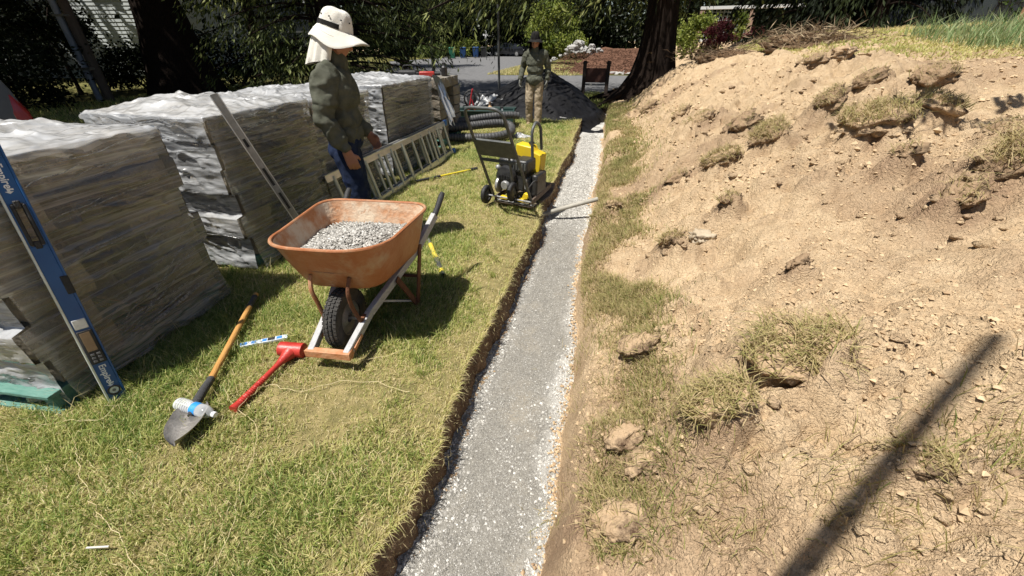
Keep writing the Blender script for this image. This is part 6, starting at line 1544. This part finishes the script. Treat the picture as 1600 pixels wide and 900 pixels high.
# brush heap on the mound's far crest
br = thing('brush_heap', 'heap of dry brown roots and cut brush on the crest of the dirt mound', 'brush heap', (3.55, 9.6, float(mound_z(3.55, 9.6, False))))
g = np.random.default_rng(12); n = 2400; P = g.normal(0, 1, (n, 3)) * np.array([.42, .4, .09]) + np.array([0, 0, .14]); D = g.normal(size=(n, 3)) * np.array([1, 1, .45])
V, F, rn = leafset(P, D, g.uniform(.08, .30, n), g.uniform(.008, .018, n), np.clip(g.normal(.4, .3, n), 0, 1)); npmesh('dry_stems', V, F, M_brush, br, False, rn, kind='stuff')
me, co = clod_mesh(.50, 501, .34); o = link('root_mass', me, br, M_rootshade); me.polygons.foreach_set('use_smooth', [True] * len(me.polygons))
br2 = thing('brush_heap', 'lower tangle of dark roots on the crest left of the brush heap', 'brush heap', (2.5, 11.0, float(mound_z(2.5, 11.0, False))))
n = 1500; P = g.normal(0, 1, (n, 3)) * np.array([.5, .4, .07]) + np.array([0, 0, .06]); D = g.normal(size=(n, 3)) * np.array([1, 1, .4])
V, F, rn = leafset(P, D, g.uniform(.08, .28, n), g.uniform(.008, .018, n), np.clip(g.normal(.25, .25, n), 0, 1)); npmesh('dry_stems', V, F, M_brush, br2, False, rn, kind='stuff')
me, co = clod_mesh(.40, 511, .30); o = link('root_mass', me, br2, M_rootshade); me.polygons.foreach_set('use_smooth', [True] * len(me.polygons))

# ================================================================== HOUSES
M_sid = mat('pale_clapboard', (.52, .56, .56), (.60, .64, .63), 4, .8)
M_sidg = mat('grey_clapboard', (.20, .215, .235), (.25, .265, .28), 4, .85)
M_roof = mat('grey_shingles', (.17, .165, .16), (.25, .24, .235), 12, .9, bump=.6, bscale=12)
M_trim = mat('white_trim', (.74, .74, .73), rough=.6)
M_pane = mat('window_glass', (.02, .025, .03), rough=.05, spec=.9)
def house(label, loc, rz, W_, D_, H_, roofh, m, windows, garage=None, overhang=.4):
    t = thing('house', label, 'house', loc, rz)
    wl = MB(); wl.box((-W_ / 2, 0, 0), (W_ / 2, D_, H_))
    for s in (0, 1): wl.add([(-W_ / 2, s * D_, H_), (W_ / 2, s * D_, H_), (0, s * D_, H_ + roofh)], [(0, 1, 2)])
    n = int(H_ / .16)
    for k in range(n):
        z = k * .16
        for a, b in (((-W_ / 2 - .0, -.022, z), (W_ / 2, -.001, z + .155)),): wl.add([(a[0], -.024, z), (b[0], -.024, z), (b[0], -.006, z + .158), (a[0], -.006, z + .158), (a[0], 0, z), (b[0], 0, z)], [(0, 1, 2, 3), (0, 4, 5, 1)])
        wl.add([(W_ / 2 + .024, 0, z), (W_ / 2 + .024, D_, z), (W_ / 2 + .006, D_, z + .158), (W_ / 2 + .006, 0, z + .158), (W_ / 2, 0, z), (W_ / 2, D_, z)], [(0, 1, 2, 3), (0, 4, 5, 1)])
    wl.build('wall', m, t)
    rf = MB()
    for s in (-1, 1):
        e = Vector((s * (W_ / 2 + overhang), 0, H_ - overhang * roofh / (W_ / 2))); rg_ = Vector((0, 0, H_ + roofh + .02))
        vs = [Vector((e.x, -overhang, e.z)), Vector((e.x, D_ + overhang, e.z)), Vector((0, D_ + overhang, rg_.z)), Vector((0, -overhang, rg_.z))]
        rf.loft([[v + Vector((0, 0, .12)) for v in vs], vs])
    roof = rf.build('roof', M_roof, t)
    for s in (-1, 1):
        e = Vector((s * (W_ / 2 + overhang), -overhang - .02, H_ - overhang * roofh / (W_ / 2) + .04)); MB().beam(e, (0, -overhang - .02, H_ + roofh + .06), .04, .22).build('fascia', M_trim, roof)
        MB().box((s * (W_ / 2 + overhang) - .03, -overhang, e.z - .08), (s * (W_ / 2 + overhang) + .03, D_ + overhang, e.z + .10)).build('gutter', M_trim, roof)
        MB().box((s * W_ / 2 - .07, -.045, 0), (s * W_ / 2 + .05, .05, H_)).build('corner_board', M_trim, t)
    for (side, u, z, w, h) in windows:
        if side == 'front': M_ = Matrix.Translation((u, -.03, z))
        else: M_ = Matrix.Translation((W_ / 2 + .03, u, z)) @ Matrix.Rotation(math.pi / 2, 4, 'Z')
        fr_ = MB()
        for a, b in (((-w / 2 - .08, -.05, -h / 2 - .08), (w / 2 + .08, .02, -h / 2)), ((-w / 2 - .08, -.05, h / 2), (w / 2 + .08, .02, h / 2 + .08)), ((-w / 2 - .08, -.05, -h / 2), (-w / 2, .02, h / 2)), ((w / 2, -.05, -h / 2), (w / 2 + .08, .02, h / 2)), ((-.02, -.04, -h / 2), (.02, .02, h / 2)), ((-w / 2, -.042, -.02), (-.02, .02, .02)), ((.02, -.042, -.02), (w / 2, .02, .02))): fr_.box(a, b, M_)
        f_ = fr_.build('window', M_trim, t); MB().box((-w / 2, -.022, -h / 2), (w / 2, .0, h / 2), M_).build('pane', M_pane, f_)
    if garage:
        gx, gw, gh = garage; gd = MB().box((gx - gw / 2, -.05, 0), (gx + gw / 2, -.012, gh)).build('garage_door', m, t)
        for k in range(4): MB().box((gx - gw / 2 + .05, -.065, k * gh / 4 + .05), (gx + gw / 2 - .05, -.048, (k + 1) * gh / 4 - .05)).build('panel', m, gd, bevel=.01)
        MB().box((gx - gw / 2 - .12, -.07, gh), (gx + gw / 2 + .12, -.01, gh + .14)).build('garage_trim', M_trim, gd)
    return t
house('pale clapboard house seen through a gap between the dark trees on the left', (-25.4, 17.6, 0), R(14), 9, 8, 5.2, 2.4, M_sid, [('front', -2, 1.7, 1.2, 1.3), ('front', 2.0, 4.0, 1.1, 1.2)])
house('grey house with white framed windows behind the dark trees left of centre', (-25.5, 24.6, 0), R(38), 9, 9, 5.4, 2.4, M_sidg, [('front', -2.6, 1.7, 1.2, 1.5), ('front', .6, 1.7, 1.2, 1.5), ('front', 3.2, 1.7, .9, 1.3), ('front', -2.6, 4.3, 1.2, 1.3), ('front', 1.6, 4.3, 1.2, 1.3)])
house('grey gabled house with a garage door and white fascia above the clipped hedge', (-29.5, 37.5, 0), R(34), 8, 9, 3.6, 2.0, M_sidg, [('front', -2.6, 1.6, 1.0, 1.1)], garage=(1.4, 2.8, 2.3))
house('white walled house far across the road behind the wheeled bins', (-23.5, 60.0, 0), R(15), 9, 7, 3.0, 1.8, M_sid, [('front', -2, 1.6, 1.3, 1.1), ('front', 2, 1.6, 1.3, 1.1)])

# ================================================================== STREET THINGS
def bin_(label, loc, rz, m, lidm):
    t = thing('wheeled_bin', label, 'wheeled bin', loc, rz, 'wheeled bins across the road')
    b0 = [(-.26, -.30), (.26, -.30), (.26, .26), (-.26, .26)]; b1 = [(-.31, -.38), (.31, -.38), (.31, .34), (-.31, .34)]
    MB().loft([[Vector((x, y, .08)) for x, y in b0], [Vector((x, y, 1.0)) for x, y in b1]]).build('body', m, t, bevel=.03)
    l_ = MB(); l_.loft([[Vector((x * 1.06, y * 1.06, 1.002)) for x, y in b1], [Vector((x * 1.04, y * 1.04, 1.05)) for x, y in b1], [Vector((x * .7, y * .7, 1.10)) for x, y in b1]]); l_.build('lid', lidm, t, bevel=.01)
    MB().tube([(-.25, .40, .96), (.25, .40, .96)], .02, 8).build('handle', lidm, t)
    for s in (-1, 1): MB().lathe([(.03, -.03), (.13, -.03), (.14, 0), (.13, .03), (.03, .03)], 18, Matrix.Translation((s * .29, .28, .14)) @ Matrix.Rotation(math.pi / 2, 4, 'Y')).build('wheel', M_black, t, smooth=True, angle=40)
    return t
M_bgreen = mat('green_bin_plastic', (.02, .15, .085), (.03, .19, .11), 6, .5); M_bblue = mat('blue_bin_plastic', (.012, .05, .15), (.02, .07, .20), 6, .5)
p = at(707, 91); f_ = 47 / p.y; bin_('green wheeled bin with its lid shut, across the road', (p.x * f_, 47, 0), .3, M_bgreen, M_bgreen)
p = at(724, 90.5); f_ = 48.2 / p.y; bin_('dark blue wheeled bin right beside the green bin', (p.x * f_, 48.2, 0), .2, M_bblue, M_bblue)
p = at(744, 89); f_ = 51 / p.y; bin_('bright blue wheeled bin standing apart to the right of the green bin', (p.x * f_, 51, 0), .1, M_bblue, M_bblue)
p = at(756, 88.5); f_ = 52 / p.y; bin_('very dark bin right of the bright blue bin', (p.x * f_, 52, 0), .15, M_engine, M_engine)
# white cross-shaped post under the overhanging branches
p = at(757, 88); f_ = 45 / p.y; t = thing('white_post', 'white cross shaped marker under the hanging branches across the road', 'marker', (p.x * f_ + .2, 45, 0))
MB().tube([(0, 0, 0), (0, 0, 1.7)], .03, 8).build('pole', M_frame, t); MB().box((-.07, -.05, 1.7), (.07, .05, 2.55)).build('upright', M_trim, t); MB().box((-.27, -.045, 2.1), (-.072, .045, 2.25)).build('arm', M_trim, t); MB().box((.072, -.045, 2.1), (.27, .045, 2.25)).build('arm', M_trim, t)
# utility pole with its conduit
up_ = thing('utility_pole', 'pale grey conduit pipe and brown utility pole rising from the left verge', 'utility pole', (-15.1, 10.45, 0))
MB().tube([(0, 0, 0), (0, .05, 9)], [.13, .10], 14).build('pole', mat('brown_pole_wood', (.10, .075, .06), (.15, .115, .09), 9, .85, stretch=(6, 6, .6)), up_, smooth=True)
MB().tube([(-.24, -.10, 0), (-.22, -.08, 6)], .085, 12).build('conduit', mat('grey_conduit', (.25, .28, .34), (.32, .35, .41), 6, .5), up_, smooth=True)
for z in (.9, 2.2, 3.5): MB().box((-.33, -.20, z), (.10, .02, z + .05)).build('strap', M_dalu, up_)
# tall lamp post just behind the photographer: only its shadow shows
T_ = ground_hit(1528, 560); L_ = ground_hit(1250, 890); sv = Vector((.29, .31, -1)); k = 5.3; top = T_ - sv * k
dl = Vector((top.x - L_.x, top.y - L_.y)); m_ = -dl.dot(Vector((.29, .31))) / (.29 ** 2 + .31 ** 2); Q_ = L_ - sv * m_
foot = top + (Q_ - top) * (top.z / (top.z - Q_.z)); lp = thing('lamp_post', 'slim slightly leaning post behind the camera that throws a long shadow on the mound', 'lamp post', (foot.x, foot.y, 0))
tv = top - Vector((foot.x, foot.y, 0)); MB().tube([tv * -.03, tv * .5, tv], [.045, .031, .024], 14).build('shaft', M_frame, lp, smooth=True); MB().lathe([(.11, 0), (.11, .02), (.07, .05)], 16).build('base_flange', M_frame, lp)
print('POST', foot, top)
# unseen tree added off-frame right so its twigs shade a patch of the heap
P_ = ground_hit(1545, 185); cc = P_ - Vector((.29, .31, -1)) * 2.6; yt = thing('added_shade_tree', 'unseen young tree added beyond the right edge so its twigs shade the mound', 'tree', (P_.x + 2.2, P_.y - 3.0, float(mound_z(P_.x + 2.2, max(P_.y - 3.0, .3), False)) - .3))
cl = cc - yt.location; tk = MB().tube([(0, 0, 0), (-.1, .1, cl.z * .5), (cl.x * .35, cl.y * .35, cl.z * .8), tuple(cl)], [.07, .055, .035, .012], 8); tk.build('trunk', M_bark, yt, smooth=True)
dd = broad_mesh(.55, .25, 0, 10, 26, .13, 88); dd = (dd[0] * np.array([1.3, .7, 1]) + np.array(cl), *dd[1:]); crown('crown', dd, M_midleaf, yt)
# rocks across the street
M_wrock = mat('white_rock', (.30, .295, .285), (.46, .45, .43), 5, .85, bump=.6, bscale=18, c3=(.26, .25, .23), scale3=4, lo3=.55, hi3=.68)
rk = [clod_mesh(1, 700 + i, .8)[0] for i in range(4)]
for me in rk: me.materials.append(M_wrock); me.polygons.foreach_set('use_smooth', [True] * len(me.polygons))
for i, (px, py, s) in enumerate([(897, 78, .62), (912, 80, .55), (905, 70, .5), (922, 82, .42), (925, 74, .40), (886, 86, .26), (876, 88, .22), (866, 92, .24), (860, 96, .2), (891, 82, .28), (936, 80, .34)]):
    q_ = aty(px, py, 33.5); o = link('boulder', rk[i % 4]); o.location = q_; s *= .56; o.scale = (s, s * .8, s); o.rotation_euler = (0, 0, i * 1.3)
    tag(o, ['largest white boulder at the top of the mulch slope', 'white boulder just right of the largest boulder', 'upper white boulder of the pile across the street'][i] if i < 3 else ['smaller white boulder at the right of the rock pile', 'white boulder behind the right end of the rock pile', 'pale rock just left of the largest white boulder', 'third pale rock from the left edging the mulch slope', 'second pale rock from the left edging the mulch slope', 'leftmost pale rock edging the mulch slope', 'low pale rock in front of the largest white boulder', 'rightmost pale rock of the pile across the street'][i - 3], 'boulder', 'pale rocks edging the mulch slope')
for i, (px, py) in enumerate([(958, 116), (968, 117), (977, 115), (986, 117), (951, 113)]):
    q_ = at(px, py, .03); o = link('kerb_stone', rk[i % 4]); o.location = q_ + Vector((0, .4, 0)); o.scale = (.16, .14, .12); tag(o, ['second', 'third', 'fourth', 'rightmost', 'leftmost'][i] + ' of five small pale stones at the foot of the mulch slope', 'stone', 'small stones at the foot of the mulch slope')
# wire fence panel with white rail
fc = thing('wire_fence', 'square wire mesh fence panel with a white top rail and brown post behind the mound', 'fence', (4.45, 22.0, 1.35), R(-12))
M_wire = mat('pale_galvanised_wire', (.52, .55, .54), rough=.45, metal=.3)
M_post = mat('weathered_red_post', (.32, .20, .14), (.42, .30, .23), 8, .8)
for x in (-1.0, .95): MB().box((x - .09, -.09, 0), (x + .09, .09, 1.42)).build('post', M_post, fc, bevel=.01)
for x in (3.4,): MB().box((x - .09, -.09, 0), (x + .09, .09, 1.42)).build('post', M_post, fc, bevel=.01)
MB().box((-1.1, -.11, 1.422), (3.5, .11, 1.53)).build('top_rail', M_trim, fc); MB().box((-.91, -.04, .25), (.86, .04, .35)).build('bottom_rail', M_trim, fc)
wv = MB()
for i in range(12): wv.tube([(-.91 + i * .155, 0, .35), (-.91 + i * .155, 0, 1.42)], .013, 4)
for i in range(7): wv.tube([(-.91, .012, .45 + i * .145), (.86, .012, .45 + i * .145)], .013, 4)
wv.build('wire_mesh', M_wire, fc)
# lattice panel at the right edge
lt = thing('lattice_panel', 'leaning brown wooden lattice panel at the top right edge of the picture', 'lattice', None or (6.75, 9.95, 1.45), R(-40))
M_lat = mat('lattice_wood', (.34, .20, .10), (.44, .28, .15), 7, .8); M_latf = mat('lattice_frame', (.22, .10, .05), (.30, .15, .085), 7, .75)
MB().box((-.06, -.04, 0), (.06, .04, 2.2)).build('post', M_latf, lt, bevel=.006)
MB().box((1.9, -.04, 0), (2.02, .04, 2.2)).build('post', M_latf, lt, bevel=.006)
MB().box((.062, -.035, .12), (1.898, .035, .20)).build('frame_rail', M_latf, lt); MB().box((.062, -.035, 1.95), (1.898, .035, 2.03)).build('frame_rail', M_latf, lt)
for i in range(17):
    x0 = .09 + i * .105
    for s, yy_ in ((1, -.009), (-1, .009)):
        a = Vector((x0, yy_, .21)) if s > 0 else Vector((x0, yy_, 1.94)); L_ = min(1.88 - x0, 1.72); b = a + Vector((L_, 0, L_ * s)); MB().beam(a, b, .010, .034, up=(0, 1, 0)).build('slat', M_lat, lt)
for i in range(1, 16):
    z0 = .21 + i * .105
    if z0 > 1.9: break
    a = Vector((.07, -.009, z0)); L_ = 1.94 - z0; MB().beam(a, a + Vector((L_, 0, L_)), .010, .034, up=(0, 1, 0)).build('slat', M_lat, lt)
    a = Vector((.07, .009, 2.15 - z0)); L_ = 2.15 - z0 - .21; MB().beam(a, a + Vector((L_, 0, -L_)), .010, .034, up=(0, 1, 0)).build('slat', M_lat, lt)

# ================================================================== CARS
def car(label, loc, rz, paint, name='parked_car', van=False, group=None):
    t = thing(name, label, 'car', loc, rz, group); hw_ = .90
    prof = [(-2.2, .42), (-2.25, .75), (-2.12, 1.0), (-1.75, 1.12), (-.95, 1.42 if van else 1.40), (.55, 1.48), (1.35, 1.30 if not van else 1.50), (1.9, 1.02 if not van else 1.12), (2.2, .92), (2.25, .70), (2.2, .40)]
    lowp = [(x, .30) for x, _ in prof]
    rings = []
    for x, z in prof:
        k = 1.0 if z < 1.05 else 1.0 - .22 * (z - 1.05) / .43
        b_ = .985 if abs(x) < 2 else .90
        rings.append([Vector((x * .98, -hw_ * b_ * .96, .28)), Vector((x, -hw_ * b_, .62)), Vector((x, -hw_ * b_ * min(1, .985), min(z, .95))), Vector((x, -hw_ * b_ * k * .97, z - .04)), Vector((x, -hw_ * k * .6, z + .015)), Vector((x, hw_ * k * .6, z + .015)), Vector((x, hw_ * b_ * k * .97, z - .04)), Vector((x, hw_ * b_ * .985, min(z, .95))), Vector((x, hw_ * b_, .62)), Vector((x * .98, hw_ * b_ * .96, .28))])
    MB().loft(rings).build('body', paint, t, smooth=True, angle=32)
    for s in (-1, 1):
        MB().prism([(-1.15, 1.0), (-.30, 1.02), (-.30, 1.36), (-.80, 1.34)], s * .83 - .02, s * .83 + .02, Matrix(((1, 0, 0, 0), (0, 0, 1, 0), (0, 1, 0, 0), (0, 0, 0, 1)))).build('side_window', M_pane, t)
        MB().prism([(-.22, 1.02), (1.15, 1.02), (.95, 1.30), (.45, 1.38), (-.22, 1.37)], s * .83 - .02, s * .83 + .02, Matrix(((1, 0, 0, 0), (0, 0, 1, 0), (0, 1, 0, 0), (0, 0, 0, 1)))).build('side_window', M_pane, t)
        for x in (-1.4, 1.4):
            M_ = Matrix.Translation((x, s * .80, .32)) @ Matrix.Rotation(math.pi / 2, 4, 'X')
            w_ = MB().lathe([(.20, -.10), (.30, -.11), (.325, -.07), (.325, .07), (.30, .11), (.20, .10)], 26, M_, cap=False).build('wheel', M_black, t, smooth=True, angle=40)
            MB().lathe([(.03, -.115), (.20, -.10), (.20, .10), (.03, .115)], 18, M_).build('wheel_rim', M_cast, w_, smooth=True, angle=40)
        MB().box((2.12, s * .62 - .14, .66), (2.262, s * .62 + .14, .80)).build('taillight', M_redl, t, bevel=.02)
        MB().box((-2.262, s * .62 - .16, .66), (-2.14, s * .62 + .16, .78)).build('headlight', M_vial, t, bevel=.02)
    return t
M_redl = mat('red_lamp_lens', (.30, .012, .015), (.38, .03, .03), 18, .18, spec=.8)
M_carg = mat('grey_car_paint', (.085, .085, .088), (.12, .12, .12), 3, .35, spec=.6); M_card = mat('dark_car_paint', (.012, .013, .016), (.02, .021, .025), 3, .2, spec=.7)
G_C = 'parked cars'
car('dark car parked at the far end of the road, left of the second worker', (-13.2, 57, 0), R(170), M_card, group=G_C)
car('dark car parked beyond the first dark car under the far trees', (-9.9, 60, 0), R(160), M_card, group=G_C)
car('dark car parked behind the raised turf at the upper right', (8.75, 14.9, 1.12), R(-30), M_card, group=G_C)
# van whose rear corner with a tall lamp shows at the left edge
vn = thing('parked_van', 'grey van with a tall red rear lamp at the left edge of the picture', 'van', (-7.35, 3.60, 0))
rings = []
for z, x_, y_ in ((.30, .90, -.06), (.55, .95, .0), (.95, .95, .0), (1.15, .93, -.02), (1.75, .82, -.16), (1.88, .72, -.26)):
    rings.append([Vector((-x_, -4.4, z)), Vector((x_, -4.4, z)), Vector((x_, y_ - .22, z)), Vector((x_ * .97, y_ - .06, z)), Vector((x_ * .86, y_, z)), Vector((-x_ * .86, y_, z)), Vector((-x_ * .97, y_ - .06, z)), Vector((-x_, y_ - .22, z))])
MB().loft(rings).build('body', M_carg, vn, smooth=True, angle=32)
for s in (-1, 1):
    a = [Vector((s * .945, -.20, .52)), Vector((s * .955, -.06, .52)), Vector((s * .83, .022, .52)), Vector((s * .80, -.05, .52))]
    MB().loft([a, [v + Vector((s * .004, .004, .12)) for v in a], [v + Vector((-s * .0, .0, .40)) for v in a], [v + Vector((-s * .055, -.055, .66)) for v in a]]).build('taillight', M_redl, vn, bevel=.02)
    MB().box((s * .945 - .01, -1.6, 1.16), (s * .90 + .03 * s, -.45, 1.62), None).build('side_window', M_pane, vn)
    for y in (-.95, -3.5):
        M_ = Matrix.Translation((s * .86, y, .33)) @ Matrix.Rotation(math.pi / 2, 4, 'Y'); w_ = MB().lathe([(.2, -.1), (.31, -.11), (.335, -.07), (.335, .07), (.31, .11), (.2, .1)], 26, M_, cap=False).build('wheel', M_black, vn, smooth=True, angle=40); MB().lathe([(.03, -.112), (.2, -.1), (.2, .1), (.03, .112)], 18, M_).build('wheel_rim', M_cast, w_, smooth=True, angle=40)
MB().box((-.80, -.05, .36), (.80, .06, .56)).build('bumper', M_frame, vn, bevel=.03)
